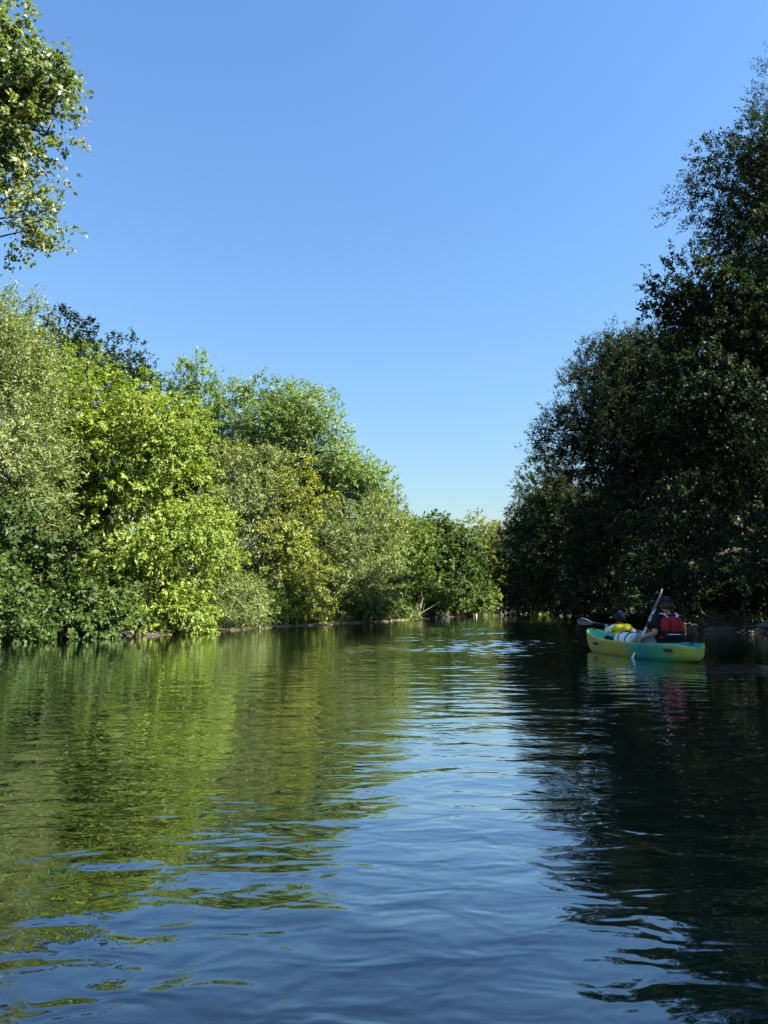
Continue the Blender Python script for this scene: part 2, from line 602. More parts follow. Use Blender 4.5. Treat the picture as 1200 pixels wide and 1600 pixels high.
def grow(centres, hub, style, r, rg, scale=1.0, dens=1.0, rvar=0.30):
    scale = scale * 0.81
    s = STYLE[style]
    nb = len(centres)
    rb = r * (1 + rvar * rg.normal(size=nb)).clip(0.5, 1.7)
    btone = 0.5 + 0.17 * rg.normal(size=nb)
    n_s = np.maximum(6, (s['ns'] * dens * rb ** 2 / scale).astype(int))
    bi = np.repeat(np.arange(nb), n_s)
    outw = norm(centres - hub)
    o = outw[bi]
    u = norm(rg.normal(size=(len(bi), 3)))
    off = u * (0.25 + 0.75 * rg.random((len(bi), 1)) ** 0.5)
    off = off + o * 0.20
    off[:, 2] *= s['flat']
    lat = np.hypot(off[:, 0], off[:, 1])
    off[:, 2] -= 0.30 * lat ** 2
    base = centres[bi] + off * rb[bi][:, None]
    sd = norm(0.45 * o + 0.85 * u + 0.40 * rg.normal(size=off.shape) + np.array((0, 0, s['up'])))
    nl = max(4, int(s['nl'] / scale))
    si = np.repeat(np.arange(len(bi)), nl)
    t = rg.random(len(si))
    sl = s['sl'] * (0.5 + 0.9 * rg.random(len(bi)))[si]
    P = base[si] + sd[si] * (t * sl)[:, None] + rg.normal(size=(len(si), 3)) * (0.09 * sl)[:, None]
    P[:, 2] -= s['droop'] * t * t * sl
    A = norm(sd[si] * 0.7 + rg.normal(size=P.shape) * 0.6 + np.array((0, 0, -s['hang'])))
    N = norm(np.array((0, 0, 0.5)) + u[si] * 0.65 + o[si] * 0.35 + rg.normal(size=P.shape) * 0.45)
    bs = (0.72 + 0.6 * rg.random(nb))[bi][si]
    L = s['L'] * scale * bs * (0.65 + 0.7 * rg.random(len(si)))
    W = s['W'] * scale * bs * (0.65 + 0.7 * rg.random(len(si)))
    tone = btone[bi][si] + 0.16 * rg.normal(size=len(si)) + 0.15 * (t - 0.5)
    keep = P[:, 2] > 0.05
    return P[keep], A[keep], N[keep], L[keep], W[keep], tone[keep]


N_LEAF = [0]


def tree(name, label, cat, base, lobes, style, mat, r=1.0, scale=1.0, dens=1.0, seed=1, trunk_r=0.22, group=None,
         shell=(0.5, 1.0), lean=(0, 0), zmin=0.35, pack=1.26, top=None, bark='bark'):
    rg = np.random.default_rng(seed)
    bx, by = base
    bz = float(ground_z(np.array(bx), np.array(by))) - 0.1
    root = empty(name, (bx, by, bz))
    tag(root, label, cat, group)
    O = np.array((bx, by, bz))
    lob = [(c - O, s) for c, s in lobes]
    cen, src = bough_centres(split_lobes(lob, r, rg), r, rg, shell, zmin - bz, pack)
    allc = np.array([c for c, s in lob]); wts = np.array([s.prod() for c, s in lob])
    hub = (allc * wts[:, None]).sum(0) / wts.sum()
    topz = max(c[2] + 0.25 * s[2] for c, s in lob) if top is None else top - bz
    hi = max(lob, key=lambda q: q[0][2] + 0.55 * q[1][2])[0]
    tip = np.array((hub[0] * 0.4 + hi[0] * 0.6, hub[1] * 0.4 + hi[1] * 0.6, topz))
    trunk = bez(np.zeros(3), np.array((tip[0] * 0.2 + lean[0], tip[1] * 0.2 + lean[1], topz * 0.55)), tip, 14)
    trunk[1:-1, :2] += rg.normal(size=(12, 2)) * 0.05
    tr = np.linspace(1, 0.12, 14) ** 0.8 * trunk_r
    tr[0] *= 1.45
    Tubes().add(trunk, tr, 10).build('trunk', M[bark], root)
    nodes = [trunk[3:]]
    noder = [tr[3:]]
    for k, (c, s) in enumerate(lob):
        d = np.hypot(c[0] - trunk[:, 0], c[1] - trunk[:, 1]) * 0.7
        cand = trunk[:, 2] + d * 0.6
        a = int(np.clip(np.argmin(np.abs(cand - c[2])), 2, 11))
        p0 = trunk[a]
        if np.linalg.norm(c - p0) < 0.6:
            continue
        mid = (p0 + c) / 2 + np.array((0, 0, 0.15 * np.linalg.norm(c - p0)))
        pts = bez(p0, mid, c, 9)
        pts[1:] += rg.normal(size=(8, 3)) * 0.06
        rr_ = np.linspace(tr[a] * 0.62, min(0.03, 0.2 * trunk_r), 9)
        Tubes().add(pts, rr_, 8).build('limb', M[bark], root)
        nodes.append(pts[2:]); noder.append(rr_[2:])
    nodes = np.vstack(nodes); noder = np.concatenate(noder)
    tb = Tubes()
    for q in cen:
        dd = np.linalg.norm(nodes - q, axis=1) + np.maximum(nodes[:, 2] - q[2], 0) * 0.8
        a = int(np.argmin(dd))
        p0 = nodes[a]
        mid = (p0 + q) / 2 + np.array((0, 0, 0.12 * np.linalg.norm(q - p0))) + rg.normal(size=3) * 0.12
        pts = bez(p0, mid, q, 6)
        tb.add(pts, np.linspace(min(noder[a] * 0.6, 0.05), 0.010, 6), 5, cap=False)
        for _ in range(2 if scale < 1.2 else 0):
            e = q + norm(rg.normal(size=3) + norm(q - hub) * 0.8) * r * 0.8
            tb.add(bez(pts[-2], q, e, 4), np.linspace(0.016, 0.004, 4), 3, cap=False)
    o = tb.build('branches', M[bark], root)
    o['kind'] = 'stuff'
    args = grow(cen, hub, style, r, rg, scale, dens * 1.1)
    leaves('crown', *args, M[mat], root)
    N_LEAF[0] += len(args[0])
    return root


def shrub(name, label, base, w, h, dep, style, mat, r=0.5, scale=1.0, dens=1.0, seed=1, group=None, zb=None):
    rg = np.random.default_rng(seed)
    bx, by = base
    bz = float(ground_z(np.array(bx), np.array(by))) - 0.05 if zb is None else zb
    root = empty(name, (bx, by, bz))
    tag(root, label, 'shrub', group)
    lob = [(np.array((rg.normal() * w * 0.25, rg.normal() * dep * 0.2, h * f)), np.array((w * g, dep * g, h * 0.42))) for f, g in ((0.42, 0.85), (0.62, 0.6))]
    cen, src = bough_centres(lob, r, rg, (0.4, 1.0), 0.12 - min(bz, 0))
    hub = np.array((0, 0, h * 0.3))
    for k in range(5):
        e = cen[rg.integers(len(cen))]
        Tubes().add(bez(rg.normal(size=3) * np.array((0.08, 0.08, 0)), e * np.array((0.3, 0.3, 0.6)), e, 7), np.linspace(0.03, 0.007, 7), 5).build('stem', M['bark'], root)
    args = grow(cen, hub, style, r, rg, scale, dens)
    leaves('foliage', *args, M[mat], root)
    N_LEAF[0] += len(args[0])
    return root


# ---- left bank, from near to far
tree('willow_tree', 'pale grey-green willow at the left edge, its fluffy crown cut by the frame', 'tree', (-12.2, 20.5),
     [ell(-30, 560, 20.5, 85, 95, 2.4), ell(20, 700, 20, 75, 95, 2.0), ell(-70, 720, 20, 90, 110, 2.2), ell(35, 545, 21.5, 36, 60, 1.4), ell(-150, 600, 20.5, 90, 130, 2.6)],
     'willow', 'willow', r=0.8, dens=1.0, seed=11, trunk_r=0.26)
tree('box_elder_tree', 'large bright yellow-green box elder with drooping sprays, leaning over the left bank', 'tree', (-8.6, 24.0),
     [ell(165, 640, 25, 92, 88, 2.0), ell(235, 720, 24, 95, 105, 2.2), ell(268, 850, 23.4, 86, 92, 2.0), ell(130, 770, 25, 85, 110, 2.0),
      ell(262, 945, 22.6, 70, 48, 1.4), ell(330, 855, 23.4, 42, 40, 1.0), ell(115, 585, 26, 45, 42, 1.4), ell(210, 880, 23.5, 60, 70, 1.6)],
     'broad', 'box_elder', r=0.85, scale=0.88, dens=0.95, seed=12, trunk_r=0.30, lean=(0.4, -0.3), top=5.6)
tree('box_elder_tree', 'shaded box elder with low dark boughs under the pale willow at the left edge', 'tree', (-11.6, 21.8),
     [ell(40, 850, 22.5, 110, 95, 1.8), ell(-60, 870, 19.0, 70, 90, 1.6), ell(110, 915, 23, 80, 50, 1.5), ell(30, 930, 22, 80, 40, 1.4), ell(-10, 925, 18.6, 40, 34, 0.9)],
     'broad', 'mid_green_shaded', r=0.85, dens=0.9, seed=13, trunk_r=0.24, lean=(0.5, 0))
T_ALD = tree('alder_tree', 'dark green alder whose top shows above the bright box elder', 'tree', (-13.6, 34.0),
     [ell(110, 545, 34, 42, 48, 2.0), ell(165, 585, 34, 44, 48, 2.0), ell(190, 640, 34, 50, 70, 2.2), ell(90, 660, 34, 70, 90, 2.4)],
     'alder', 'dark_shaded_alder', r=0.9, scale=1.4, seed=14, trunk_r=0.26)
tree('poplar_tree', 'tall slender grey-green poplar behind the ash on the left bank', 'tree', (-10.4, 44.0),
     [ell(300, 610, 44, 36, 46, 1.8), ell(318, 680, 44, 44, 60, 2.0), ell(345, 640, 44, 30, 45, 1.6), ell(300, 780, 44, 60, 90, 2.4)],
     'pinnate', 'ash', r=0.95, scale=1.7, seed=15, trunk_r=0.28)
T_ASH = tree('ash_tree', 'tall airy green ash, highest crown of the middle left bank', 'tree', (-4.6, 43.0),
     [ell(430, 655, 43, 62, 68, 2.6), ell(480, 660, 42, 44, 50, 2.0), ell(400, 700, 43, 48, 60, 2.2), ell(545, 740, 42, 50, 48, 2.0), ell(500, 780, 42, 60, 60, 2.2), ell(450, 800, 43, 60, 80, 2.2), ell(380, 625, 43, 26, 30, 1.4), ell(470, 725, 42.5, 54, 50, 2.0), ell(415, 760, 43, 50, 60, 2.0), ell(525, 705, 42, 36, 40, 1.6)],
     'pinnate', 'ash', r=1.0, scale=1.4, dens=1.0, seed=16, trunk_r=0.34, shell=(0.35, 1.0))
tree('willow_tree', 'round grey-green willow between the bright box elder and the yellowing one', 'tree', (-7.0, 32.5),
     [ell(360, 790, 32, 56, 62, 1.8), ell(420, 740, 33.5, 44, 42, 1.6), ell(385, 880, 31, 60, 70, 1.8), ell(350, 740, 33, 34, 36, 1.4), ell(420, 820, 31.8, 44, 50, 1.5)],
     'willow', 'willow', r=0.75, scale=1.2, seed=17, trunk_r=0.24)
tree('box_elder_tree', 'yellowing box elder with golden patches in front of the ash', 'tree', (-3.9, 31.4),
     [ell(455, 850, 30.6, 46, 60, 1.5), ell(470, 780, 31.5, 38, 48, 1.4), ell(445, 920, 30.0, 58, 40, 1.3), ell(372, 705, 35, 20, 32, 1.0), ell(400, 930, 30.0, 34, 30, 1.0)],
     'broad', 'box_elder_yellow', r=0.7, scale=1.15, seed=18, trunk_r=0.20)
tree('willow_tree', 'grey-green willow beside the yellowing box elder, reaching down to the water', 'tree', (-1.2, 36.5),
     [ell(530, 850, 35.5, 44, 60, 1.6), ell(560, 910, 36, 48, 50, 1.5), ell(515, 920, 34.2, 34, 44, 1.2), ell(590, 850, 38, 34, 60, 1.6)],
     'willow', 'willow', r=0.75, scale=1.35, seed=19, trunk_r=0.22)
tree('ash_tree', 'slim ash with a thin wispy top at the end of the tall left trees', 'tree', (0.2, 43.5),
     [ell(575, 775, 42, 36, 50, 1.6), ell(585, 850, 42, 34, 60, 1.6), ell(603, 765, 42.5, 12, 26, 0.7)],
     'pinnate', 'ash', r=0.75, scale=1.35, seed=20, trunk_r=0.2, dens=0.8)
T_LOW = tree('alder_tree', 'low rounded alder right of the wispy ash', 'tree', (1.6, 49.0),
     [ell(640, 868, 47.5, 36, 54, 1.6), ell(622, 920, 47, 34, 40, 1.4), ell(660, 922, 47.5, 38, 40, 1.4), ell(655, 842, 49, 20, 36, 1.0), ell(632, 850, 49, 22, 36, 1.1)],
     'alder', 'alder', r=0.7, scale=1.45, seed=21, trunk_r=0.18)
tree('alder_tree', 'deep green cone-shaped alder clump at the far left bank', 'tree', (4.6, 54.5),
     [ell(690, 846, 53.5, 21, 44, 1.2), ell(689, 826, 53.5, 13, 26, 0.8), ell(696, 890, 53, 36, 48, 1.6), ell(705, 930, 52.5, 48, 34, 1.6), ell(736, 918, 54, 30, 40, 1.3), ell(720, 868, 54, 26, 46, 1.3), ell(664, 858, 53, 20, 44, 1.1)],
     'alder', 'mid_green_shaded', r=0.6, scale=1.65, dens=1.1, pack=1.0, seed=22, trunk_r=0.18)
tree('alder_tree', 'small olive alder at the river bend, last before the driftwood', 'tree', (8.2, 61.5),
     [ell(752, 905, 61, 28, 42, 1.6), ell(758, 938, 60, 30, 24, 1.4), ell(735, 890, 63, 24, 38, 1.4)],
     'alder', 'box_elder_yellow', r=0.75, scale=1.6, seed=23, trunk_r=0.16)
tree('poplar_tree', 'sunlit pale round-topped tree far off at the river bend', 'tree', (10.2, 76.0),
     [ell(765, 860, 74, 44, 54, 2.8), ell(748, 900, 74, 40, 44, 2.6), ell(785, 895, 75, 38, 60, 2.6)],
     'pinnate', 'box_elder_yellow', r=1.1, scale=2.2, seed=24, trunk_r=0.3)

# ---- right bank
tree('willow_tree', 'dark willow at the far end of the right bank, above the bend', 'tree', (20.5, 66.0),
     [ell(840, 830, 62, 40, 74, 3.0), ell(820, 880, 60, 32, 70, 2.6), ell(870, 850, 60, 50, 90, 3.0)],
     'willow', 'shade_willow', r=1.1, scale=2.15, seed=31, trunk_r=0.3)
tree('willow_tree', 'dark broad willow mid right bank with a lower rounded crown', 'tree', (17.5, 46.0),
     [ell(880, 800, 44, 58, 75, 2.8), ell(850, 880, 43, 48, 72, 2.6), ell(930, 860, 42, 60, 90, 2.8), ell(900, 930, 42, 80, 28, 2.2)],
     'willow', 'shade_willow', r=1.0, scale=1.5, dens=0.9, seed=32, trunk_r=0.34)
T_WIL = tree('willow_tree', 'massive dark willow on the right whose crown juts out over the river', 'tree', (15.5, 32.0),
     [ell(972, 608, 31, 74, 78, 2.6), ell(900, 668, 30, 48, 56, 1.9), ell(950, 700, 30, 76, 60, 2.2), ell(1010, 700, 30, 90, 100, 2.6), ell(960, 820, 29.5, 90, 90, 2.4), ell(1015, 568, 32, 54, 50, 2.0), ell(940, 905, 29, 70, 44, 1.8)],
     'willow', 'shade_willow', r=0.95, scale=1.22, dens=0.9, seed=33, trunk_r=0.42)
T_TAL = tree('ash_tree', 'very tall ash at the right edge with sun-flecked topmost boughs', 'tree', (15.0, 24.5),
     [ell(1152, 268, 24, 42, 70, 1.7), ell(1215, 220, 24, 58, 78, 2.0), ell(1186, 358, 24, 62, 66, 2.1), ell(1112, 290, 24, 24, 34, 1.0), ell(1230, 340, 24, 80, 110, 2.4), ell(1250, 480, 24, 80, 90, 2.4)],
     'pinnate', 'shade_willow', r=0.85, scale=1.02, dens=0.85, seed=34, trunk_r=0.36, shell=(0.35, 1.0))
T_DAL = tree('alder_tree', 'dense shade-darkened alder below the tall ash, behind the kayak', 'tree', (13.2, 23.8),
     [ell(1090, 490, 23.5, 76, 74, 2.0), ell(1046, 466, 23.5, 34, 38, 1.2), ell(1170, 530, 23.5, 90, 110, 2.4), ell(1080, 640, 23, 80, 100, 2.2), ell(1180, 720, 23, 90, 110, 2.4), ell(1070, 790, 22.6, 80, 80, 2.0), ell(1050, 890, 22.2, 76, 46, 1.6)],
     'alder', 'dark_shaded_alder', r=0.9, scale=1.04, dens=0.95, seed=35, trunk_r=0.36)
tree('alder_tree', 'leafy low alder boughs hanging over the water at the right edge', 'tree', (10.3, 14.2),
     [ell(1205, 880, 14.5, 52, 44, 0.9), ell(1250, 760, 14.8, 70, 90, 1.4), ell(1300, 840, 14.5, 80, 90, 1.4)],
     'alder', 'dark_shaded_alder', r=0.6, scale=0.95, seed=36, trunk_r=0.2, dens=0.9)
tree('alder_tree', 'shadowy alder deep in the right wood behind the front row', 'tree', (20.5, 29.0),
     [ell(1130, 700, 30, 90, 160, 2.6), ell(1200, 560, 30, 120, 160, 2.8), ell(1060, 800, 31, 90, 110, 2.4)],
     'alder', 'dark_shaded_alder', r=1.1, scale=2.3, dens=0.8, seed=37, trunk_r=0.3)

# ---- poplar boughs overhead at the upper left
tree('poplar_tree', 'near poplar whose leafy boughs hang into the upper left corner', 'tree', (-9.8, 9.6),
     [ell(5, 120, 9.6, 60, 50, 0.6), ell(64, 118, 9.6, 24, 46, 0.4), ell(0, 215, 9.5, 66, 50, 0.55), ell(62, 195, 9.6, 34, 28, 0.35), ell(10, 318, 9.4, 54, 26, 0.45), ell(74, 330, 9.4, 28, 18, 0.25), ell(38, 365, 9.4, 16, 22, 0.2),
      ell(-90, 170, 9.6, 90, 150, 0.9), ell(-5, 20, 9.7, 28, 28, 0.4), ell(-120, 20, 9.7, 90, 90, 0.8)],
     'alder', 'poplar', r=0.30, scale=0.70, dens=0.95, seed=41, trunk_r=0.05, shell=(0.15, 0.95), top=9.0, pack=0.9)


# ---- trees standing further back, copied from those in front; the last four are unseen shade casters
def copy_tree(src, loc, rz, sc, label, group):
    c = src.copy(); COL.objects.link(c)
    x, y = loc
    c.location = (x, y, float(ground_z(np.array(x), np.array(y))) - 0.1)
    c.rotation_euler = (0, 0, rz); c.scale = (sc, sc, sc)
    tag(c, label, 'tree', group)
    for ch in list(src.children):
        d = ch.copy(); COL.objects.link(d); d.parent = c
    return c


GB = 'trees standing behind the front rows'
for src, loc, rz, sc, lab in [
    (T_ALD, (-17.5, 27.0), 1.0, 0.72, 'dim alder behind the pale willow and the shaded box elder'),
    (T_ALD, (-10.5, 36.0), 2.2, 0.70, 'dim alder glimpsed behind the round grey-green willow'),
    (T_ALD, (-4.5, 50.0), 0.4, 0.72, 'dim alder glimpsed behind the second willow and wispy ash'),
    (T_LOW, (-3.2, 41.0), 3.0, 0.95, 'small alder glimpsed behind the yellowing box elder'),
    (T_LOW, (-0.5, 55.0), 1.4, 1.25, 'small alder behind the low rounded alder'),
    (T_LOW, (3.0, 62.0), 2.6, 1.2, 'small alder behind the cone-shaped alder'),
    (T_LOW, (5.5, 69.0), 0.7, 0.9, 'small alder behind the olive alder at the bend'),
    (T_LOW, (17.5, 88.0), 2.0, 1.3, 'far alder closing the river beyond the bend'),
    (T_LOW, (23.0, 96.0), 4.0, 1.4, 'farthest alder closing the river beyond the bend on its right'),
    (T_DAL, (22.5, 40.0), 1.2, 0.80, 'shade-darkened alder behind the massive willow'),
    (T_DAL, (24.0, 53.0), 2.4, 0.80, 'shade-darkened alder behind the broad willow mid right bank'),
    (T_DAL, (27.5, 64.0), 0.5, 0.85, 'shade-darkened alder behind the far willow of the right bank'),
    (T_DAL, (21.0, 21.0), 3.6, 0.85, 'shade-darkened alder behind the tall ash at the right edge'),
    (T_DAL, (15.2, 16.6), 4.4, 0.80, 'dense alder at the right edge behind the low hanging boughs'),
    (T_DAL, (13.0, 11.2), 0.9, 0.72, 'unseen alder added past the right edge for shade, nearest to the kayak'),  # from here on: out of view, added to shade kayak and right bank
    (T_WIL, (17.5, 2.5), 1.4, 0.95, 'unseen broad willow added past the right edge for shade, level with the viewer'),
    (T_TAL, (17.0, 12.5), 0.5, 1.0, 'unseen tall ash added just past the right edge to shade the kayak'),
    (T_DAL, (14.8, 8.6), 2.0, 0.95, 'unseen dense alder added past the right edge to shade the near water'),
]:
    copy_tree(src, loc, rz, sc, lab, GB)

# ------------------------------------------------------------------ undergrowth on the banks
def on_bank(side, y, back):
    return ((xl(y) - back) if side == 'l' else (xr(y) + back), y)


for lab, side, y, back, w, h, d, st, mt, sd in [
    ('dark low shrub on the mud at the left edge under the shaded box elder', 'l', 17.6, 0.9, 1.3, 1.5, 0.9, 'broad', 'mid_green_shaded', 51),
    ('sprawling green shrub trailing to the water below the shaded boughs', 'l', 19.6, 0.4, 1.2, 1.1, 0.8, 'broad', 'mid_green_shaded', 52),
    ('dark weeds hanging over the mud at the far left edge', 'l', 16.4, 0.1, 1.0, 0.9, 0.7, 'broad', 'mid_green_shaded', 114),
    ('dark trailing shrub between the left mud and the box elder', 'l', 18.6, 0.0, 0.9, 0.8, 0.6, 'broad', 'mid_green_shaded', 115),
    ('bright leafy shrub at the foot of the large yellow-green box elder', 'l', 21.6, 0.2, 1.0, 0.9, 0.7, 'broad', 'box_elder', 53),
    ('pale willow shrub in the gap after the large box elder', 'l', 25.6, 0.7, 1.0, 1.5, 0.9, 'willow', 'willow', 54),
    ('low shrub under the grey-green willow by the pale mud strip', 'l', 28.4, 1.0, 1.1, 1.2, 0.9, 'alder', 'alder', 55),
    ('leafy shrub under the yellowing box elder', 'l', 31.2, 1.0, 1.2, 1.1, 0.9, 'broad', 'box_elder_yellow', 56),
    ('grey shrub at the waterside below the second willow', 'l', 36.5, 0.8, 1.4, 1.3, 1.0, 'willow', 'willow', 57),
    ('green shrub at the foot of the wispy ash', 'l', 41.5, 0.8, 1.5, 1.6, 1.0, 'alder', 'alder', 58),
    ('rounded shrub beside the bare dead branches', 'l', 46.5, 0.7, 1.4, 1.4, 1.0, 'alder', 'alder', 59),
    ('low shrub at the foot of the cone-shaped alder', 'l', 51.5, 0.5, 1.5, 1.3, 1.0, 'alder', 'alder', 60),
    ('olive shrub near the far driftwood', 'l', 57.0, 0.6, 1.6, 1.3, 1.0, 'alder', 'box_elder_yellow', 61),
    ('dusky shrub on the outer bank past the river bend', 'l', 64.5, 0.3, 2.4, 2.2, 1.4, 'alder', 'alder', 111),
    ('second dusky shrub past the bend, half hidden by the right bank', 'l', 68.5, 0.3, 2.6, 2.4, 1.5, 'alder', 'alder', 112),
    ('third dusky shrub past the bend below the far pale tree', 'l', 73.0, 0.4, 2.8, 2.6, 1.6, 'alder', 'alder', 113),
    ('dark shrub on the right bank behind the kayak bow', 'r', 27.5, 1.6, 1.8, 1.8, 1.2, 'alder', 'dark_shaded_alder', 62),
    ('dark shrub filling the right bank below the massive willow', 'r', 33.0, 1.0, 2.2, 2.2, 1.4, 'alder', 'dark_shaded_alder', 63),
    ('dark waterside shrub further along the right bank', 'r', 38.5, 0.8, 2.2, 2.2, 1.4, 'alder', 'dark_shaded_alder', 64),
    ('dark shrub at the foot of the broad willow mid right bank', 'r', 44.5, 0.8, 2.4, 2.4, 1.5, 'alder', 'dark_shaded_alder', 65),
    ('farthest dark shrub on the right bank before the bend', 'r', 51.0, 0.8, 2.6, 2.6, 1.6, 'alder', 'dark_shaded_alder', 66),
    ('shadowed shrub behind the paddlers on the right bank', 'r', 23.5, 2.4, 1.8, 1.9, 1.2, 'alder', 'dark_shaded_alder', 67),
    ('shadowed shrub near the right edge behind the gravel', 'r', 19.8, 2.6, 1.6, 1.7, 1.2, 'alder', 'dark_shaded_alder', 68),
    ('tall shadowed bush behind the massive willow trunk', 'r', 31.0, 4.6, 2.4, 3.4, 1.8, 'alder', 'dark_shaded_alder', 101),
    ('tall shadowed bush behind the mid right bank shrubs', 'r', 37.5, 4.2, 2.6, 3.4, 1.8, 'alder', 'dark_shaded_alder', 102),
    ('tall shadowed bush behind the broad willow', 'r', 44.0, 4.2, 2.8, 3.4, 1.9, 'alder', 'dark_shaded_alder', 103),
    ('tall shadowed bush near the bend on the right bank', 'r', 51.5, 4.0, 3.0, 3.6, 2.0, 'alder', 'dark_shaded_alder', 104),
    ('tall shadowed bush behind the adult paddler', 'r', 25.0, 5.0, 2.2, 3.0, 1.6, 'alder', 'dark_shaded_alder', 105),
    ('low leafy bush at the water mid right bank', 'r', 35.8, 0.3, 1.6, 1.3, 1.0, 'alder', 'dark_shaded_alder', 106),
    ('low leafy bush at the water below the broad willow', 'r', 41.5, 0.3, 1.7, 1.3, 1.0, 'alder', 'dark_shaded_alder', 107),
    ('low leafy bush at the water near the bend, right side', 'r', 47.8, 0.3, 1.9, 1.4, 1.0, 'alder', 'dark_shaded_alder', 108),
    ('low leafy bush at the end of the right bank', 'r', 55.0, 0.3, 2.2, 1.6, 1.2, 'alder', 'dark_shaded_alder', 109),
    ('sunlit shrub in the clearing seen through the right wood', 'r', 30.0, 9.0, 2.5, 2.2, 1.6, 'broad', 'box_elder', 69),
]:
    far_ = max(1.0, y / 28.0)
    big = 1.75 if sd in (69, 101, 102, 103, 104, 105) else 1.35 if sd in (62, 63, 64, 65, 66, 67, 68) else 1.0   # leaves seen only in deep shade are coarser
    shrub('bank_shrub', lab, on_bank(side, y, back), w, h, d, st, mt, r=0.42 * far_ ** 0.5, scale=0.95 * far_ ** 0.8 * big, dens=1.4, seed=sd, group='shrubs along the river banks')


def blades(name, pts, h, w, seed, mat, lean=0.35):
    rg = np.random.default_rng(seed)
    n = len(pts)
    A = norm(np.column_stack((rg.normal(size=n) * lean, rg.normal(size=n) * lean, np.ones(n))))
    N = norm(np.column_stack((rg.normal(size=n), rg.normal(size=n), np.full(n, 0.3))))
    return leaves(name, pts, A, N, h * (0.5 + rg.random(n)), w * (0.7 + 0.6 * rg.random(n)), 0.5 + 0.25 * rg.normal(size=n), M[mat], None)


def bank_points(side, y0, y1, b0, b1, n, seed):
    rg = np.random.default_rng(seed)
    # tufts
    m = n // 14
    ty = y0 + (y1 - y0) * rg.random(m)
    tb_ = b0 + (b1 - b0) * rg.random(m) ** 1.5
    y = np.repeat(ty, 14) + rg.normal(size=m * 14) * 0.09
    b_ = np.repeat(tb_, 14) + rg.normal(size=m * 14) * 0.09
    x = xl(y) - b_ if side == 'l' else xr(y) + b_
    z = ground_z(x, y)
    k = z > 0.02
    return np.column_stack((x, y, z))[k]


tag(blades('bank_grass', np.vstack((bank_points('l', 15, 60, 0.25, 3.0, 15000, 71), bank_points('r', 14, 55, 0.6, 4.0, 9000, 72))), 0.34, 0.022, 73, 'grass'),
    'green grass and weeds along both river banks', 'grass', kind='stuff')
tag(blades('meadow_grass', np.column_stack((lambda g: (g[:, 0], g[:, 1], ground_z(g[:, 0], g[:, 1])))(np.array((7.5, 57.2)) + np.random.default_rng(74).normal(size=(2600, 2)) * np.array((0.9, 1.2)))), 0.42, 0.04, 75, 'grass'),
    'bright green grass patch on the spit by the far driftwood', 'grass', kind='stuff')

# reeds in the gap after the big box elder
rg = np.random.default_rng(76)
rx, ry = on_bank('l', 24.6, 0.15)
reed = empty('reed_clump', (rx, ry, 0.0))
tag(reed, 'clump of long arching reeds at the water between box elder and willow', 'reeds')
n = 420
A = norm(np.column_stack((rg.normal(size=n) * 0.5, rg.normal(size=n) * 0.5, np.ones(n))))
stem_h = 0.3 + 0.9 * rg.random(n)
P = np.column_stack((rg.normal(size=n) * 0.35, rg.normal(size=n) * 0.25, np.full(n, 0.02))) + A * (stem_h * 0.6)[:, None]
A2 = norm(A + np.column_stack((rg.normal(size=n), rg.normal(size=n), -0.4 * np.ones(n))) * 0.7)
leaves('blades', P, A2, norm(rg.normal(size=(n, 3)) + (0, 0, 0.6)), 0.4 + 0.35 * rg.random(n), np.full(n, 0.03), 0.4 + 0.2 * rg.normal(size=n), M['willow'], reed)
tb = Tubes()
for k in range(60):
    tb.add(np.vstack((P[k] - A[k] * stem_h[k] * 0.6, P[k])), (0.006, 0.004), 4, cap=False)
tag(tb.build('stems', M['grass'], reed), kind='stuff')


# dead branches
def dead_branch(name, label, loc, n, L, seed, rad=0.035, spread=1.0, up=0.3):
    rg = np.random.default_rng(seed)
    root = empty(name, loc)
    tag(root, label, 'dead branch')
    for k in range(n):
        d = norm(np.array((rg.normal() * spread, rg.normal() * 0.6, abs(rg.normal()) * 0.5 + up)))
        e = d * L * (0.5 + 0.7 * rg.random())
        pts = bez(rg.normal(size=3) * (0.25 * spread, 0.15, 0.03), e * 0.5 + (0, 0, 0.18 * L * rg.random()), e, 7)
        pts[1:] += rg.normal(size=(6, 3)) * 0.02
        limb = Tubes().add(pts, np.linspace(rad, rad * 0.3, 7), 6).build('limb', M['dead_wood'], root)
        for q in range(3):
            a = rg.integers(2, 6)
            e2 = pts[a] + norm(d + rg.normal(size=3) * 0.8) * L * 0.35
            Tubes().add(bez(pts[a], (pts[a] + e2) / 2 + rg.normal(size=3) * 0.04, e2, 4), np.linspace(rad * 0.5, rad * 0.15, 4), 5).build('twig', M['dead_wood'], limb)
    return root


x, y = 9.3, 57.6
dead_branch('dead_branch', 'bleached driftwood branches on the spit at the river bend', (x, y, float(ground_z(np.array(x), np.array(y)).clip(0.02))), 6, 1.3, 81, 0.05, 1.4, 0.2)
x, y = on_bank('l', 44.0, 0.0)
dead_branch('dead_branch', 'bare brown dead branches hanging to the water below the low rounded alder', (x, y - 0.3, 0.1), 7, 1.5, 82, 0.035, 1.0, 0.5)
x, y = on_bank('l', 21.4, -0.1)
dead_branch('snag', 'short dark snag poking out of the water below the large box elder', (x + 0.4, y - 0.5, 0.02), 2, 0.5, 83, 0.03, 1.0, 0.2)

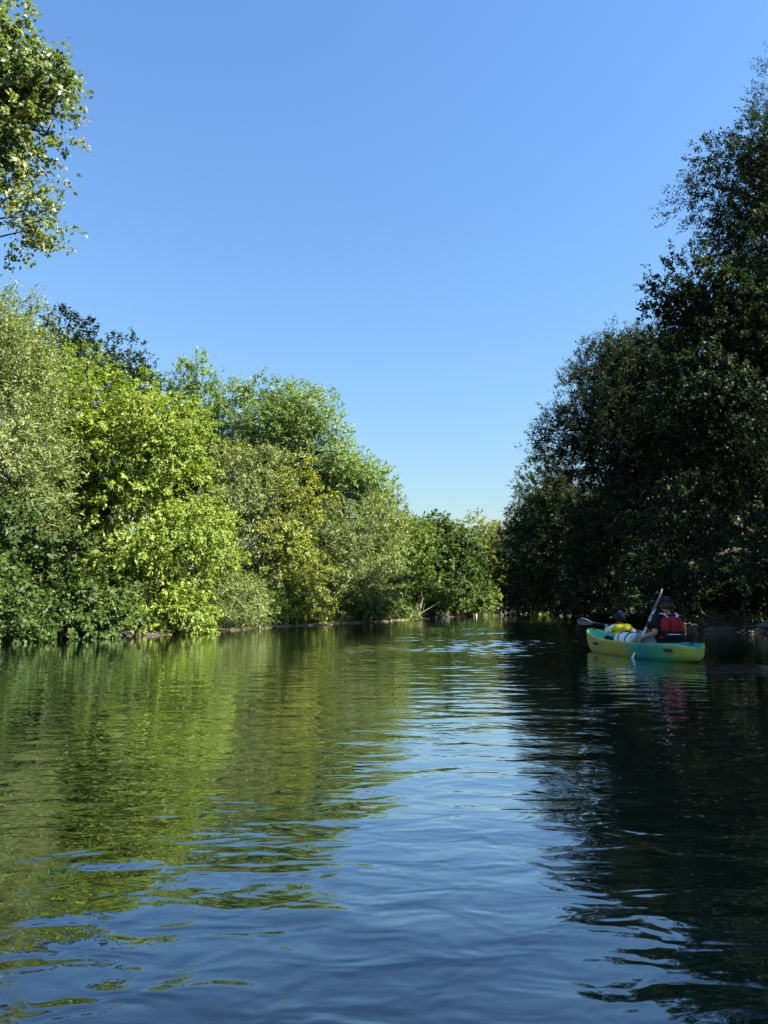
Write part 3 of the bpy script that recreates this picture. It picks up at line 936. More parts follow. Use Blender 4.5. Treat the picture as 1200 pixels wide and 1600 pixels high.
# pale mud bar along the left bank
yy = np.arange(24.0, 47.0, 0.25)
V, Q = [], []
for k, y in enumerate(yy):
    w = 0.5 + 0.28 * math.sin(y * 1.9) + 0.14 * math.sin(y * 4.7 + 1)
    e = min(1.0, (y - 24.0) / 2.0, (46.8 - y) / 2.0)
    x0 = float(xl(y))
    for t, z in ((0.55 * w * e, -0.02), (0.48 * w * e, 0.018), (0.1, 0.045 + 0.012 * math.sin(7 * y)), (-0.3, 0.05), (-0.55, 0.05)):
        V.append((x0 + t, y, z))
    if k:
        a = (k - 1) * 5
        for t in range(4):
            Q.append((a + t, a + t + 1, a + t + 6, a + t + 5))
M['mud'] = solid('pale_mud', (0.15, 0.118, 0.072), 0.85, 0.3, 0.5, 6.0, 0.6)
tag(link('mud_bar', mesh_np('mud_bar', V, Q, True), M['mud']), 'pale sandy mud strip along the left waterline', kind='structure')

# stones of the gravel bank
rg = np.random.default_rng(90)
ico = []
bm = bmesh.new()
bmesh.ops.create_icosphere(bm, subdivisions=1, radius=1.0)
iv = np.array([v.co[:] for v in bm.verts]); it = np.array([[v.index for v in f.verts] for f in bm.faces])
bm.free()
SV, ST = [], []
for k in range(550):
    y = 16 + 16 * rg.random()
    x = xr(y) + 0.05 + abs(rg.normal()) * 0.9
    z = float(ground_z(np.array(x), np.array(y)))
    sc = 0.035 + 0.09 * rg.random() ** 3
    ST.append(it + len(SV) * len(iv))
    SV.append(iv * (1 + 0.15 * rg.normal(size=(len(iv), 1))) * sc * np.array((1.3, 1.0, 0.6)) + (x, y, z + 0.2 * sc))
me = bpy.data.meshes.new('gravel')
me.from_pydata(np.vstack(SV).tolist(), [], np.vstack(ST).tolist())
tag(link('gravel', me, M['stone']), 'grey gravel and stones along the shaded right bank', 'gravel', kind='stuff')
for k, (x, y, sc, lab) in enumerate([(10.9, 20.4, 0.42, 'flat grey boulder on the right bank at the frame edge'), (10.6, 23.4, 0.30, 'low grey boulder on the gravel right of the paddler'), (11.6, 27.0, 0.34, 'grey boulder on the gravel behind the kayak bow')]):
    me = bpy.data.meshes.new('boulder')
    bm = bmesh.new(); bmesh.ops.create_icosphere(bm, subdivisions=3, radius=1.0)
    for v in bm.verts:
        c = v.co
        f = 1 + 0.16 * math.sin(3.1 * c.x + k) * math.cos(2.7 * c.y + 2 * k) + 0.10 * math.sin(6.3 * c.z + 5.1 * c.x)
        v.co = Vector((c.x * f * sc * 1.7, c.y * f * sc, c.z * f * sc * 0.45))
    bm.to_mesh(me); bm.free()
    for f in me.polygons: f.use_smooth = True
    tag(link('boulder', me, M['stone'], loc=(x, y, float(ground_z(np.array(x), np.array(y))) + 0.02)), lab, 'boulder', 'boulders on the right bank')

# ------------------------------------------------------------------ kayak
KX, KY, KA = 4.16, 12.11, R(102.3)
KM = Matrix.Translation((KX, KY, 0)) @ Matrix.Rotation(KA, 4, 'Z')


def kroot(name, lx, ly, lz):
    w = KM @ Vector((lx, ly, lz))
    return empty(name, w, KA)


hm, nt, out = new_mat('kayak_shell')
tc = node(nt, 'ShaderNodeTexCoord')
sp = node(nt, 'ShaderNodeSeparateXYZ'); nt.links.new(tc.outputs['Object'], sp.inputs[0])
nz = node(nt, 'ShaderNodeTexNoise'); nz.inputs['Scale'].default_value = 3.0; nz.inputs['Detail'].default_value = 4
nt.links.new(tc.outputs['Object'], nz.inputs['Vector'])
xx = math_n(nt, 'ADD', sp.outputs['X'], math_n(nt, 'MULTIPLY', math_n(nt, 'SUBTRACT', nz.outputs['Fac'], 0.5), 0.55))
fx = math_n(nt, 'DIVIDE', math_n(nt, 'ADD', xx, 1.68), 3.36)
YEL, TEAL, YG = (0.43, 0.38, 0.045), (0.0, 0.23, 0.22), (0.33, 0.38, 0.05)
r_ = ramp(nt, fx, [(0.0, YG), (0.10, YG), (0.19, (0.06, 0.32, 0.14)), (0.30, TEAL), (0.38, (0.05, 0.30, 0.16)), (0.47, YEL), (0.88, YEL), (1.0, (0.30, 0.50, 0.12))])
p = node(nt, 'ShaderNodeBsdfPrincipled')
sc_ = node(nt, 'ShaderNodeTexNoise'); sc_.inputs['Scale'].default_value = 9.0; sc_.inputs['Detail'].default_value = 8; sc_.inputs['Roughness'].default_value = 0.75
mp_ = node(nt, 'ShaderNodeMapping'); mp_.inputs['Scale'].default_value = (0.5, 2.0, 5.0)
nt.links.new(tc.outputs['Object'], mp_.inputs['Vector']); nt.links.new(mp_.outputs[0], sc_.inputs['Vector'])
scuff = ramp(nt, sc_.outputs['Fac'], [(0.30, (0.62, 0.62, 0.60)), (0.52, (1, 1, 1)), (0.72, (1, 1, 1)), (0.80, (0.8, 0.8, 0.78))])
mw = node(nt, 'ShaderNodeMix', data_type='RGBA', blend_type='MULTIPLY'); mw.inputs[0].default_value = 0.8
nt.links.new(r_.outputs[0], mw.inputs[6]); nt.links.new(scuff.outputs[0], mw.inputs[7])
rgh = node(nt, 'ShaderNodeMapRange'); nt.links.new(sc_.outputs['Fac'], rgh.inputs[0]); rgh.inputs[3].default_value = 0.30; rgh.inputs[4].default_value = 0.65
nt.links.new(rgh.outputs[0], p.inputs['Roughness'])
nt.links.new(mw.outputs[2], p.inputs['Base Color']); nt.links.new(p.outputs[0], out.inputs[0])
im, nt, out = new_mat('kayak_deck')
tc = node(nt, 'ShaderNodeTexCoord')
sp = node(nt, 'ShaderNodeSeparateXYZ'); nt.links.new(tc.outputs['Object'], sp.inputs[0])
fx = math_n(nt, 'DIVIDE', math_n(nt, 'ADD', sp.outputs['X'], 1.68), 3.36)
r_ = ramp(nt, fx, [(0.0, (0.0, 0.24, 0.26)), (0.25, (0.02, 0.28, 0.28)), (0.45, (0.40, 0.45, 0.05)), (0.62, (0.25, 0.48, 0.10)), (0.75, (0.03, 0.42, 0.20)), (1.0, (0.05, 0.50, 0.24))])
p = node(nt, 'ShaderNodeBsdfPrincipled'); p.inputs['Roughness'].default_value = 0.45
nt.links.new(r_.outputs[0], p.inputs['Base Color']); nt.links.new(p.outputs[0], out.inputs[0])
M['black'] = solid('black_plastic', (0.012, 0.012, 0.014), 0.5, 0.4, 0.2)
M['white_plastic'] = solid('white_plastic', (0.78, 0.78, 0.76), 0.45, 0.4, 0.06)
M['grey_blade'] = solid('grey_blade', (0.26, 0.26, 0.32), 0.4, 0.5, 0.1)
M['red'] = solid('red_nylon', (0.32, 0.016, 0.018), 0.75, 0.2, 0.15, 20, 0.2)
M['yellow'] = solid('yellow_nylon', (0.62, 0.52, 0.02), 0.75, 0.2, 0.12, 20, 0.2)
M['skin'] = solid('skin', (0.42, 0.25, 0.17), 0.55, 0.3, 0.08, 10)
M['black_cloth'] = solid('black_cotton', (0.012, 0.013, 0.018), 0.9, 0.1, 0.25, 15, 0.2)
M['grey_cloth'] = solid('grey_cotton', (0.24, 0.26, 0.29), 0.9, 0.1, 0.15, 15, 0.2)
M['navy_cloth'] = solid('navy_cotton', (0.018, 0.026, 0.06), 0.9, 0.1, 0.25, 15, 0.2)
M['white_cloth'] = solid('white_cotton', (0.7, 0.7, 0.7), 0.9, 0.1, 0.08, 15, 0.2)
M['hair'] = solid('dark_hair', (0.015, 0.011, 0.009), 0.6, 0.3, 0.3, 30, 0.3)
M['eye'] = solid('eye', (0.03, 0.02, 0.015), 0.2, 0.5)
M['lip'] = solid('lips', (0.35, 0.14, 0.11), 0.5, 0.3)

kayak = kroot('kayak', 0, 0, 0)
tag(kayak, 'two-seat sit-on-top kayak, yellow with teal stern and green bow inside', 'kayak')
XS = 0.86                                    # the stern is shorter than the bow
xs = np.concatenate(([-1.68, -1.665, -1.63, -1.57], np.linspace(-1.48, 1.45, 34), [1.52, 1.58, 1.63, 1.665, 1.68]))
rings = []
for x in xs:
    u = x / 1.69
    x = x * XS if x < 0 else x
    w = 0.405 * (1 - abs(u) ** (3.0 if u < 0 else 2.3)) ** (0.52 if u < 0 else 0.60) + 0.012
    up = max(u, 0)
    sh = 0.235 + 0.15 * up ** 2.4 + 0.025 * max(-u, 0) ** 2 - 0.05 * max(-u - 0.85, 0) / 0.15
    kz = -0.10 + 0.13 * abs(u) ** 4 + 0.18 * up ** 7
    sm = lambda a: float(np.clip(a, 0, 1) ** 2 * (3 - 2 * np.clip(a, 0, 1)))
    op = sm((u + 0.62) / 0.10) * sm((0.93 - u) / 0.10)
    deck = sh + 0.03 * (1 - abs(u))
    fl = deck * (1 - op) + op * (0.075 + 0.13 * up ** 3)
    half = [(0.0, kz), (0.45 * w, kz + 0.012), (0.80 * w, kz + 0.055), (0.95 * w, kz + 0.45 * (sh - kz)), (w, sh - 0.035), (w + 0.006, sh - 0.012),
            (w - 0.006, sh + 0.006), (max(w - 0.035, 0.3 * w), sh + 0.006), (max(w - 0.055, 0.25 * w), sh - 0.01 * op + (deck - sh) * 0.2 * (1 - op)), (max(w - 0.085, 0.2 * w), fl + 0.03 * op), (0.45 * w, fl)]
    ring = [(x, yy_, zz_) for yy_, zz_ in half] + [(x, 0.0, fl)] + [(x, -yy_, zz_) for yy_, zz_ in half[:0:-1]]
    rings.append(ring)
V, Q = loft(rings)
me = mesh_np('hull', V, Q, True)
me.materials.append(hm); me.materials.append(im)
nr = len(rings[0])
mi = [0] * len(Q)
for a in range((len(rings) - 1) * nr):
    jj = a % nr
    if 7 <= jj <= nr - 8:
        mi[a] = 1
me.polygons.foreach_set('material_index', mi)
link('hull', me, None, kayak)


def slab(name, prof, y0, y1, mat, parent, smooth=False):
    """extrude an (x,z) outline across the hull"""
    a = [(x, y0, z) for x, z in prof]; b_ = [(x, y1, z) for x, z in prof]
    V, Q = loft([a, b_])
    return link(name, mesh_np(name, V, Q, smooth), mat, parent)


for sx in (-0.80, 0.58):
    slab('seat', [(sx - 0.20, 0.08), (sx + 0.22, 0.08), (sx + 0.24, 0.13), (sx + 0.05, 0.11), (sx - 0.12, 0.12), (sx - 0.19, 0.17)], -0.24, 0.24, im, kayak)
slab('backrest', [(-0.985, 0.12), (-0.95, 0.12), (-0.955, 0.24), (-0.975, 0.26), (-0.995, 0.24), (-0.995, 0.2)], -0.13, 0.13, M['black'], kayak)
for lx in (0.82, -1.16):
    for s_ in (1, -1):
        u = (lx if lx > 0 else lx / XS) / 1.69
        w = 0.405 * (1 - abs(u) ** (3.0 if u < 0 else 2.3)) ** (0.52 if u < 0 else 0.60) + 0.012
        h = Tubes()
        zc = 0.165
        h.add(np.array([(lx - 0.07, s_ * (w - 0.012), zc), (lx - 0.055, s_ * (w + 0.018), zc), (lx, s_ * (w + 0.026), zc), (lx + 0.055, s_ * (w + 0.016), zc), (lx + 0.07, s_ * (w - 0.02), zc)]), 0.014, 8, flat=1.6)
        h.build('side_handle', M['black'], kayak)
Tubes().add(np.array([(1.55, -0.03, 0.375), (1.50, 0, 0.40), (1.55, 0.03, 0.375)]), 0.012, 6).build('bow_toggle', M['black'], kayak)
Tubes().add(np.array([(-1.30, -0.04, 0.25), (-1.32, 0, 0.285), (-1.30, 0.04, 0.25)]), 0.012, 6).build('stern_toggle', M['black'], kayak)


# ------------------------------------------------------------------ gear aboard
def rounded_cyl(name, c, axis_, L, r, mat, parent, sides=20, edge=0.035):
    c = np.array(c, float); a = norm(np.array(axis_, float))
    ts = [0, 0.004, edge * 0.4, edge, L - edge, L - edge * 0.4, L - 0.004, L]
    rs = [r - edge, r - edge * 0.6, r - edge * 0.18, r, r, r - edge * 0.18, r - edge * 0.6, r - edge]
    P = np.array([c + a * (t - L / 2) for t in ts])
    return Tubes().add(P, rs, sides).build(name, mat, parent)


bar = kroot('dry_barrel', 0.24, 0.10, 0.09)
tag(bar, 'white dry barrel with black straps lying between the two paddlers', 'barrel')
rounded_cyl('barrel_body', (0, 0, 0.145), (1, 0.12, 0), 0.38, 0.135, M['white_plastic'], bar)
for tx in (-0.10, 0.06):
    a = np.linspace(0, 2 * math.pi, 25)
    P = np.column_stack((np.full(25, tx) + (0.05 * np.sin(a) if tx > 0 else -0.03 * np.sin(a)), 0.138 * np.cos(a) + tx * 0.12, 0.145 + 0.138 * np.sin(a)))
    Tubes().add(P, 0.011, 6, cap=False).build('strap', M['black'], bar)
rounded_cyl('lid', (0.205, 0.025, 0.145), (1, 0.12, 0), 0.04, 0.118, M['white_plastic'], bar, edge=0.01)
bag = kroot('dry_bag', 0.0, -0.10, 0.09)
tag(bag, 'small red dry bag tucked behind the white barrel', 'bag')
P = np.array([(0, 0, z) for z in (0, 0.03, 0.12, 0.22, 0.28, 0.31, 0.33)])
Tubes().add(P, (0.09, 0.115, 0.12, 0.118, 0.10, 0.05, 0.045), 16, flat=0.8).build('bag_body', M['red'], bag)
Tubes().add(np.array([(0, -0.06, 0.33), (0, 0, 0.345), (0, 0.06, 0.33)]), 0.013, 6).build('buckle', M['black'], bag)


# ------------------------------------------------------------------ paddles
def blade_mesh(c0, d, side, L, W, name, mat, parent, curve=0.03):
    """spoon blade from neck c0 along d; side = direction of the blade's width"""
    n = np.cross(d, side)
    rings = []
    for t in np.linspace(0, 1, 12):
        wv = W * 0.5 * (0.16 + 0.84 * math.sin(math.pi * min(t * 0.62 + 0.02, 0.5)) ** 0.8) * (1 - max(0, (t - 0.72) / 0.28) ** 2.4 * 0.80)
        c = c0 + d * (L * t) + n * (curve * (t - 0.5) ** 2 * 2)
        th = 0.006 + 0.010 * (1 - t)
        ring = [c + side * (wv * math.cos(a)) + n * (th * math.sin(a) + 0.02 * math.cos(a) ** 2) for a in np.linspace(0, 2 * math.pi, 14, endpoint=False)]
        rings.append(ring)
    V, Q = loft(rings)
    return link(name, mesh_np(name, V, Q, True), mat, parent)


def paddle(label, a, b_, bl, mats, side_a, side_b, rings_at, grips, root_at, bw=0.17):
    """shaft from neck a to neck b_ (hull coordinates), blades of length bl beyond both"""
    root = kroot('paddle', *root_at)
    tag(root, label, 'paddle', 'kayak paddles')
    o = np.array(root_at)
    a = np.array(a) - o; b_ = np.array(b_) - o
    d = norm(b_ - a)
    Tubes().add(np.array([a - d * 0.06, a, b_, b_ + d * 0.06]), 0.0185, 12).build('shaft', mats[0], root)
    for t0, t1 in grips:
        Tubes().add(np.array([a + d * t0, a + d * t1]), 0.0200, 12).build('grip', M['black'], root)
    for t in rings_at:
        Tubes().add(np.array([a + d * (t - 0.012), a + d * (t - 0.004), a + d * (t + 0.004), a + d * (t + 0.012)]), (0.018, 0.034, 0.034, 0.018), 14).build('drip_ring', M['black'], root)
    for c, dd, sd, bm_ in ((a, -d, side_a, mats[-1]), (b_, d, side_b, mats[1])):
        sd = np.array(sd, float); sd = norm(sd - dd * (sd @ dd))
        blade_mesh(c, dd, sd, bl, bw, 'blade', bm_, root)
    return a + o, d


PL0, PU = np.array((-0.43, 0.43, 0.0)), np.array((-0.47, -0.06, 0.92))
pd = norm(PU - PL0)
A0 = PL0 - pd * 0.02
paddle('white-shafted paddle dipped upright in the water by the adult', A0, PL0 + pd * 0.80, 0.40, (M['white_plastic'], M['grey_blade'], M['black']), (1, 0.3, 0), (0.86, -0.515, 0.0), (0.20,), ((0.56, 0.66),), (-0.43, 0.43, 0.0))
CL, CR = np.array((1.0, 0.57, 0.554)), np.array((0.88, 0.12, 0.467))
cd = norm(CR - CL)
paddle('grey-bladed paddle held level across the bow by the child', CL + cd * 0.22, CL + cd * 1.38, 0.26, (M['black'], M['grey_blade']), (0.5, 0.2, -0.6), (0.5, 0.2, 0.6), (0.12, 1.05), (), (0.88, 0.12, 0.467), 0.15)


# ------------------------------------------------------------------ people
def skin_body(name, J, E, mat, parent, root_j):
    names = list(J)
    bm = bmesh.new()
    lay = bm.verts.layers.skin.verify()
    vs_ = {}
    for k in names:
        v = bm.verts.new(J[k][0])
        rad = J[k][1]
        v[lay].radius = (rad, rad) if not isinstance(rad, tuple) else rad
        v[lay].use_root = (k == root_j)
        vs_[k] = v
    for a, b_ in E:
        bm.edges.new((vs_[a], vs_[b_]))
    me = bpy.data.meshes.new(name)
    bm.to_mesh(me); bm.free()
    o = link(name, me, mat, parent)
    sk = o.modifiers.new('skin', 'SKIN'); sk.use_smooth_shade = True; sk.branch_smoothing = 0.6
    ss = o.modifiers.new('subdivision', 'SUBSURF'); ss.levels = 2; ss.render_levels = 2
    return o


def hand(parent, grip, axis_, wrist, scale=1.0, thumb=1):
    """fist closed on a shaft: grip point, shaft direction, wrist position"""
    axis_ = norm(np.array(axis_, float)); grip = np.array(grip, float); wrist = np.array(wrist, float)
    e = wrist - grip; e = norm(e - axis_ * (e @ axis_))
    f = np.cross(axis_, e)
    T = Tubes()
    R0 = 0.0265 * scale
    palm0 = grip + e * 0.030 * scale
    T.add(np.array([wrist, wrist * 0.5 + (palm0 + e * 0.02) * 0.5, palm0 + e * 0.012, palm0]), np.array((0.026, 0.030, 0.036, 0.036)) * scale, 10, flat=0.6, up=f)
    for k in range(4):
        c = grip + axis_ * (k - 1.5) * 0.0205 * scale
        a = np.linspace(-0.25, (3.9, 4.2, 4.1, 3.6)[k], 9)
        P = c + (e * np.cos(a)[:, None] + f * np.sin(a)[:, None]) * R0
        T.add(P, np.linspace(0.0105, 0.0080, 9) * scale, 7)
    c = grip + axis_ * thumb * 0.045 * scale
    a = np.linspace(0.3, -2.3, 7)
    P = c + (e * np.cos(a)[:, None] + f * np.sin(a)[:, None]) * (R0 + 0.002) - axis_ * thumb * np.linspace(0.016, 0.0, 7)[:, None] * scale
    T.add(P, np.linspace(0.0125, 0.009, 7) * scale, 7)
    return T.build('hand', M['skin'], parent)


def ering(z, cx, rx, ry, n=24, cyy=0.0, pw=2.5, tilt=0.0):
    a = np.linspace(0, 2 * math.pi, n, endpoint=False)
    c, s_ = np.cos(a), np.sin(a)
    X_ = cx + rx * np.sign(c) * np.abs(c) ** (2 / pw)
    Y_ = cyy + ry * np.sign(s_) * np.abs(s_) ** (2 / pw)
    return np.column_stack((X_, Y_, np.full(n, z) + tilt * c))


def torso_loft(name, secs, mat, parent, n=24):
    V, Q = loft([ering(z, cx, rx, ry, n) for z, cx, rx, ry in secs])
    return link(name, mesh_np(name, V, Q, True), mat, parent)


def arc_panel(name, secs, a0, a1, th, mat, parent, n=10):
    """padded panel wrapped on the torso between two angles (pi = back)"""
    rings = []
    m = len(secs)
    for k, (z, cx, rx, ry) in enumerate(secs):
        edge = 0.25 if k in (0, m - 1) else 1.0
        a = np.linspace(a0, a1, n)
        puff = th * edge * (1 - np.abs(np.linspace(-1, 1, n)) ** 4 * 0.8)
        o = np.column_stack((cx + (rx + puff) * np.cos(a), (ry + puff) * np.sin(a), np.full(n, z)))
        i_ = np.column_stack((cx + (rx - 0.004) * np.cos(a), (ry - 0.004) * np.sin(a), np.full(n, z)))
        rings.append(np.vstack((o, i_[::-1])))
    V, Q = loft(rings)
    return link(name, mesh_np(name, V, Q, True), mat, parent)


def head_details(root, hx, hz, k):
    for s_ in (1, -1):
        bm = bmesh.new(); bmesh.ops.create_uvsphere(bm, u_segments=10, v_segments=8, radius=0.012 * k)
        me = bpy.data.meshes.new('eye'); bm.to_mesh(me); bm.free()
        link('eye', me, M['eye'], root, (hx + 0.083 * k, s_ * 0.032 * k, hz + 0.0))
    Tubes().add(np.array([(hx + 0.078 * k, -0.022 * k, hz - 0.062 * k), (hx + 0.090 * k, 0, hz - 0.064 * k), (hx + 0.078 * k, 0.022 * k, hz - 0.062 * k)]), 0.007 * k, 6).build('mouth', M['lip'], root)


def cap(root, hx, hz, k, mat, brim=True, low=0.0):
    secs = [(hz - 0.01 * k - low, hx - 0.004, 0.106 * k, 0.090 * k), (hz + 0.035 * k, hx - 0.006, 0.107 * k, 0.091 * k), (hz + 0.075 * k, hx - 0.008, 0.094 * k, 0.080 * k), (hz + 0.102 * k, hx - 0.01, 0.068 * k, 0.058 * k), (hz + 0.116 * k, hx - 0.012, 0.030 * k, 0.026 * k)]
    o = torso_loft('cap', secs, mat, root)
    if brim:
        a = np.linspace(-1.1, 1.1, 12)
        P = [ (hx + 0.09 * k * math.cos(t) + 0.085 * k * max(0, math.cos(t * 1.35)), 0.098 * k * math.sin(t), hz + 0.012 * k - 0.01 * math.cos(t)) for t in a]
        I = [ (hx + 0.09 * k * math.cos(t), 0.080 * k * math.sin(t), hz + 0.018 * k) for t in a]
        V, Q = loft([np.array(P), np.array(I)], closed=False, caps=False)
        b_ = link('brim', mesh_np('brim', V, Q, True), mat, o)
        so = b_.modifiers.new('solid', 'SOLIDIFY'); so.thickness = 0.006
    return o


# --- adult in the stern seat; coordinates from the seat point
AX, AZ = -0.76, 0.10
adult = kroot('person', AX, 0, AZ)
tag(adult, 'adult from behind in red and black life vest, dark cap, paddling in the stern', 'person')
off = np.array((AX, 0, AZ))
gl = A0 + pd * ((0.262 - A0[2]) / pd[2]) - off      # lower grip on the shaft
gu = A0 + pd * ((0.615 - A0[2]) / pd[2]) - off      # upper grip
lw = gl + np.array((-0.050, 0.015, 0.045))
uw = gu + np.array((-0.035, -0.050, -0.02))
J = {
    'pelvis': ((0, 0, 0.10), (0.14, 0.17)), 'belly': ((0.0, 0, 0.24), (0.115, 0.15)), 'chest': ((0.01, 0, 0.40), (0.115, 0.155)), 'collar': ((0.015, 0, 0.53), (0.085, 0.11)),
    'neck': ((0.03, 0.0, 0.60), 0.055), 'jaw': ((0.055, 0.0, 0.665), (0.072, 0.066)), 'skull': ((0.045, 0.0, 0.745), (0.098, 0.082)), 'crown': ((0.04, 0.0, 0.815), (0.062, 0.055)),
    'nose': ((0.150, 0.0, 0.715), 0.014), 'ear_l': ((0.04, 0.088, 0.72), 0.016), 'ear_r': ((0.04, -0.088, 0.72), 0.016),
    'shoulder_l': ((0.02, 0.185, 0.505), 0.066), 'elbow_l': ((-0.075, 0.285, 0.295), 0.046), 'wrist_l': (tuple(lw), 0.029),
    'shoulder_r': ((0.02, -0.185, 0.505), 0.066), 'elbow_r': ((0.21, -0.17, 0.36), 0.046), 'wrist_r': (tuple(uw), 0.029),
    'hip_l': ((0.06, 0.10, 0.08), 0.095), 'knee_l': ((0.46, 0.21, 0.22), 0.065), 'shin_l': ((0.66, 0.20, 0.11), 0.052), 'ankle_l': ((0.80, 0.18, 0.03), 0.038), 'toe_l': ((0.90, 0.20, 0.10), 0.034),
    'hip_r': ((0.06, -0.10, 0.08), 0.095), 'knee_r': ((0.46, -0.21, 0.22), 0.065), 'shin_r': ((0.66, -0.20, 0.11), 0.052), 'ankle_r': ((0.80, -0.18, 0.03), 0.038), 'toe_r': ((0.90, -0.20, 0.10), 0.034),
}
E = [('pelvis', 'belly'), ('belly', 'chest'), ('chest', 'collar'), ('collar', 'neck'), ('neck', 'jaw'), ('jaw', 'skull'), ('skull', 'crown'), ('skull', 'nose'), ('skull', 'ear_l'), ('skull', 'ear_r')]
for s_ in 'lr':
    E += [('collar', 'shoulder_' + s_), ('shoulder_' + s_, 'elbow_' + s_), ('elbow_' + s_, 'wrist_' + s_), ('pelvis', 'hip_' + s_), ('hip_' + s_, 'knee_' + s_), ('knee_' + s_, 'shin_' + s_), ('shin_' + s_, 'ankle_' + s_), ('ankle_' + s_, 'toe_' + s_)]
skin_body('body', J, E, M['skin'], adult, 'pelvis')
g = lambda n: np.array(J[n][0])
hand(adult, gl, pd, lw, 1.0, 1)
hand(adult, gu, pd, uw, 1.0, 1)
head_details(adult, 0.045, 0.72, 1.0)
secs = [(0.03, 0.01, 0.13, 0.185), (0.12, 0.0, 0.145, 0.19), (0.24, 0.0, 0.142, 0.185), (0.38, 0.005, 0.142, 0.195), (0.48, 0.01, 0.128, 0.195), (0.545, 0.015, 0.100, 0.155), (0.58, 0.02, 0.072, 0.085)]
shirt = torso_loft('t_shirt', secs, M['black_cloth'], adult)
for s_ in 'lr':
    a, b_ = g('shoulder_' + s_), g('elbow_' + s_)
    ins = a + (np.array((0.01, 0, 0.50)) - a) * 0.45
    Tubes().add(np.array([ins, a + (0, 0, 0.004), a + (b_ - a) * 0.35, a + (b_ - a) * 0.74]), (0.085, 0.083, 0.075, 0.070), 14).build('sleeve', M['black_cloth'], shirt)
shorts = torso_loft('shorts', [(-0.01, 0.03, 0.13, 0.18), (0.06, 0.03, 0.155, 0.20), (0.13, 0.01, 0.152, 0.196)], M['grey_cloth'], adult)
for s_ in 'lr':
    a, b_ = g('hip_' + s_), g('knee_' + s_)
    Tubes().add(np.array([a, a + (b_ - a) * 0.4, a + (b_ - a) * 0.98 + (0, 0, 0.01)]), (0.115, 0.105, 0.092), 14).build('short_leg', M['grey_cloth'], shorts)
vest = torso_loft('life_vest', [(0.20, 0.0, 0.158, 0.20), (0.30, 0.0, 0.164, 0.205), (0.40, 0.005, 0.164, 0.205), (0.49, 0.008, 0.148, 0.18), (0.535, 0.012, 0.125, 0.135)], M['black_cloth'], adult)
vs2 = [(0.315, 0.0, 0.164, 0.205), (0.34, 0.002, 0.165, 0.206), (0.42, 0.005, 0.163, 0.203), (0.50, 0.008, 0.146, 0.175), (0.545, 0.012, 0.122, 0.128)]
for a0, a1 in ((math.pi - 1.10, math.pi - 0.36), (math.pi - 0.32, math.pi + 0.32), (math.pi + 0.36, math.pi + 1.10)):
    arc_panel('back_panel', vs2, a0, a1, 0.030, M['red'], vest)
arc_panel('front_panel', vs2[:4], -0.9, -0.05, 0.035, M['red'], vest)
arc_panel('front_panel', vs2[:4], 0.05, 0.9, 0.035, M['red'], vest)
arc_panel('lower_panel', [(0.215, 0, 0.160, 0.202), (0.225, 0, 0.160, 0.202), (0.262, 0.0, 0.162, 0.203)], math.pi - 1.25, math.pi - 0.75, 0.02, M['red'], vest)
arc_panel('reflective_belt', [(0.272, 0, 0.163, 0.204), (0.275, 0, 0.163, 0.204), (0.287, 0.0, 0.164, 0.205)], math.pi - 1.35, math.pi + 1.35, 0.012, M['white_cloth'], vest, 16)
for s_ in (1, -1):
    P = np.array([(-0.115, s_ * 0.075, 0.53), (-0.075, s_ * 0.105, 0.575), (-0.01, s_ * 0.125, 0.592), (0.06, s_ * 0.12, 0.575), (0.115, s_ * 0.10, 0.52)])
    Tubes().add(P, 0.017, 8, flat=0.45).build('shoulder_strap', M['white_cloth'], vest)
torso_loft('hair', [(0.655, 0.012, 0.066, 0.068), (0.70, 0.02, 0.088, 0.084), (0.745, 0.030, 0.098, 0.090), (0.80, 0.03, 0.090, 0.083)], M['hair'], adult)
cap(adult, 0.045, 0.735, 1.0, M['black_cloth'])

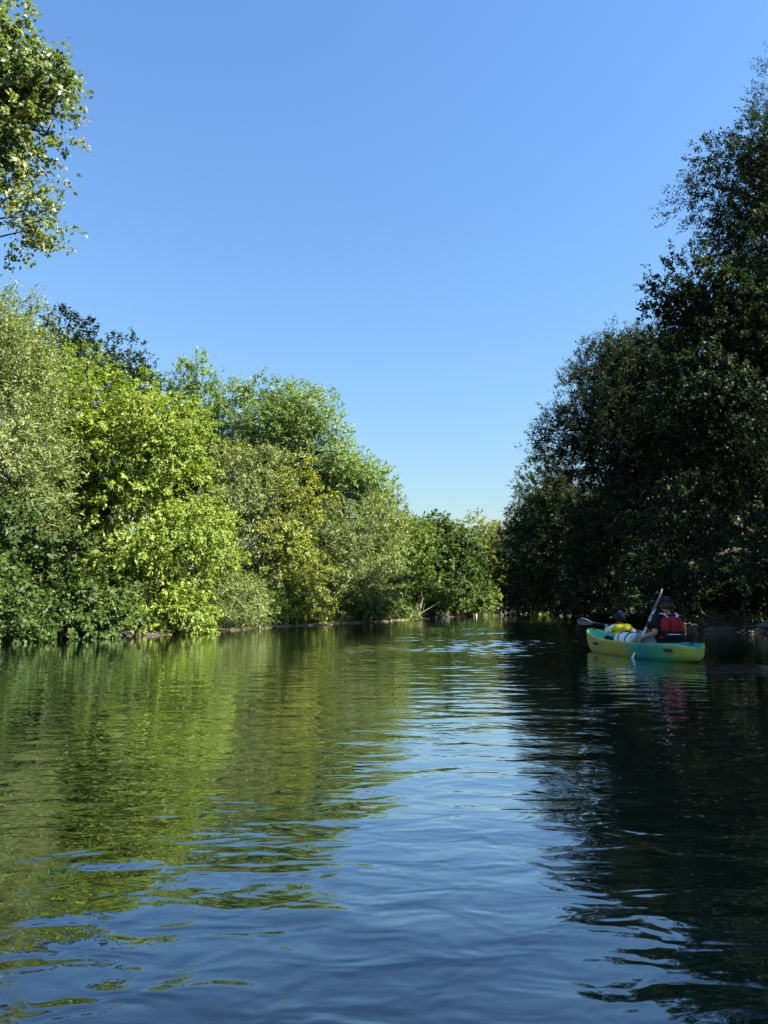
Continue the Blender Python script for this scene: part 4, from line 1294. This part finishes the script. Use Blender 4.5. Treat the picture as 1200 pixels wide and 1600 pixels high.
# --- child in the bow seat
CX, CZ = 0.60, 0.10
child = kroot('person', CX, 0.0, CZ)
tag(child, 'child from behind in yellow life vest and navy cap, sitting in the bow', 'person')
off = np.array((CX, 0, CZ))
cgl = CL + cd * 0.46 - off
cgr = CL + cd * 0.92 - off
clw = cgl + np.array((-0.06, 0.02, 0.0))
crw = cgr + np.array((-0.06, -0.01, 0.01))
J = {
    'pelvis': ((0, 0, 0.07), (0.095, 0.115)), 'belly': ((0.0, 0, 0.16), (0.085, 0.105)), 'chest': ((0.01, 0, 0.28), (0.085, 0.11)), 'collar': ((0.02, 0, 0.355), (0.06, 0.08)),
    'neck': ((0.03, 0, 0.40), 0.040), 'jaw': ((0.055, 0, 0.445), (0.060, 0.056)), 'skull': ((0.05, 0, 0.505), (0.085, 0.074)), 'crown': ((0.045, 0, 0.56), (0.05, 0.045)),
    'nose': ((0.135, 0, 0.48), 0.011), 'ear_l': ((0.045, 0.078, 0.485), 0.014), 'ear_r': ((0.045, -0.078, 0.485), 0.014),
    'shoulder_l': ((0.02, 0.13, 0.335), 0.045), 'elbow_l': ((0.10, 0.235, 0.27), 0.034), 'wrist_l': (tuple(clw), 0.022),
    'shoulder_r': ((0.02, -0.13, 0.335), 0.045), 'elbow_r': ((0.06, -0.26, 0.24), 0.034), 'wrist_r': (tuple(crw), 0.022),
    'hip_l': ((0.05, 0.07, 0.06), 0.066), 'knee_l': ((0.32, 0.13, 0.15), 0.046), 'shin_l': ((0.46, 0.12, 0.09), 0.038), 'ankle_l': ((0.58, 0.11, 0.05), 0.028), 'toe_l': ((0.65, 0.12, 0.10), 0.025),
    'hip_r': ((0.05, -0.07, 0.06), 0.066), 'knee_r': ((0.32, -0.13, 0.15), 0.046), 'shin_r': ((0.46, -0.12, 0.09), 0.038), 'ankle_r': ((0.58, -0.11, 0.05), 0.028), 'toe_r': ((0.65, -0.12, 0.10), 0.025),
}
skin_body('body', J, E, M['skin'], child, 'pelvis')
hand(child, cgl, cd, clw, 0.75, 1)
hand(child, cgr, cd, crw, 0.75, -1)
head_details(child, 0.05, 0.485, 0.85)
shirt = torso_loft('t_shirt', [(0.02, 0.01, 0.11, 0.135), (0.10, 0.0, 0.115, 0.135), (0.20, 0.0, 0.11, 0.13), (0.30, 0.008, 0.105, 0.135), (0.36, 0.015, 0.08, 0.10), (0.385, 0.02, 0.055, 0.06)], M['navy_cloth'], child)
for s_ in 'lr':
    a, b_ = g('shoulder_' + s_), g('elbow_' + s_)
    Tubes().add(np.array([a + (np.array((0.01, 0, 0.33)) - a) * 0.4, a, a + (b_ - a) * 0.5, a + (b_ - a) * 1.02]), (0.058, 0.058, 0.053, 0.048), 12).build('sleeve', M['white_cloth'], shirt)
shorts = torso_loft('shorts', [(-0.01, 0.02, 0.10, 0.13), (0.04, 0.02, 0.12, 0.145), (0.09, 0.01, 0.118, 0.142)], M['navy_cloth'], child)
for s_ in 'lr':
    a, b_ = g('hip_' + s_), g('knee_' + s_)
    Tubes().add(np.array([a, a + (b_ - a) * 0.4, a + (b_ - a) * 0.9]), (0.080, 0.074, 0.064), 12).build('short_leg', M['navy_cloth'], shorts)
vest = torso_loft('life_vest', [(0.195, 0.0, 0.122, 0.142), (0.22, 0.0, 0.135, 0.158), (0.28, 0.005, 0.140, 0.165), (0.335, 0.008, 0.132, 0.158), (0.365, 0.012, 0.105, 0.130), (0.375, 0.015, 0.08, 0.10)], M['yellow'], child)
arc_panel('collar', [(0.285, 0.005, 0.135, 0.165), (0.30, 0.005, 0.137, 0.170), (0.34, 0.008, 0.128, 0.165), (0.385, 0.012, 0.098, 0.130), (0.40, 0.015, 0.085, 0.110)], math.pi - 1.75, math.pi + 1.75, 0.032, M['yellow'], vest, 18)
arc_panel('strap', [(0.262, 0.003, 0.139, 0.163), (0.266, 0.003, 0.139, 0.163), (0.282, 0.004, 0.140, 0.165)], math.pi - 1.9, math.pi + 1.9, 0.010, M['black'], vest, 18)
torso_loft('hair', [(0.435, 0.02, 0.056, 0.058), (0.47, 0.03, 0.075, 0.074), (0.51, 0.036, 0.084, 0.078), (0.55, 0.036, 0.075, 0.070)], M['hair'], child)
cap(child, 0.05, 0.495, 0.88, M['navy_cloth'], True, 0.02)
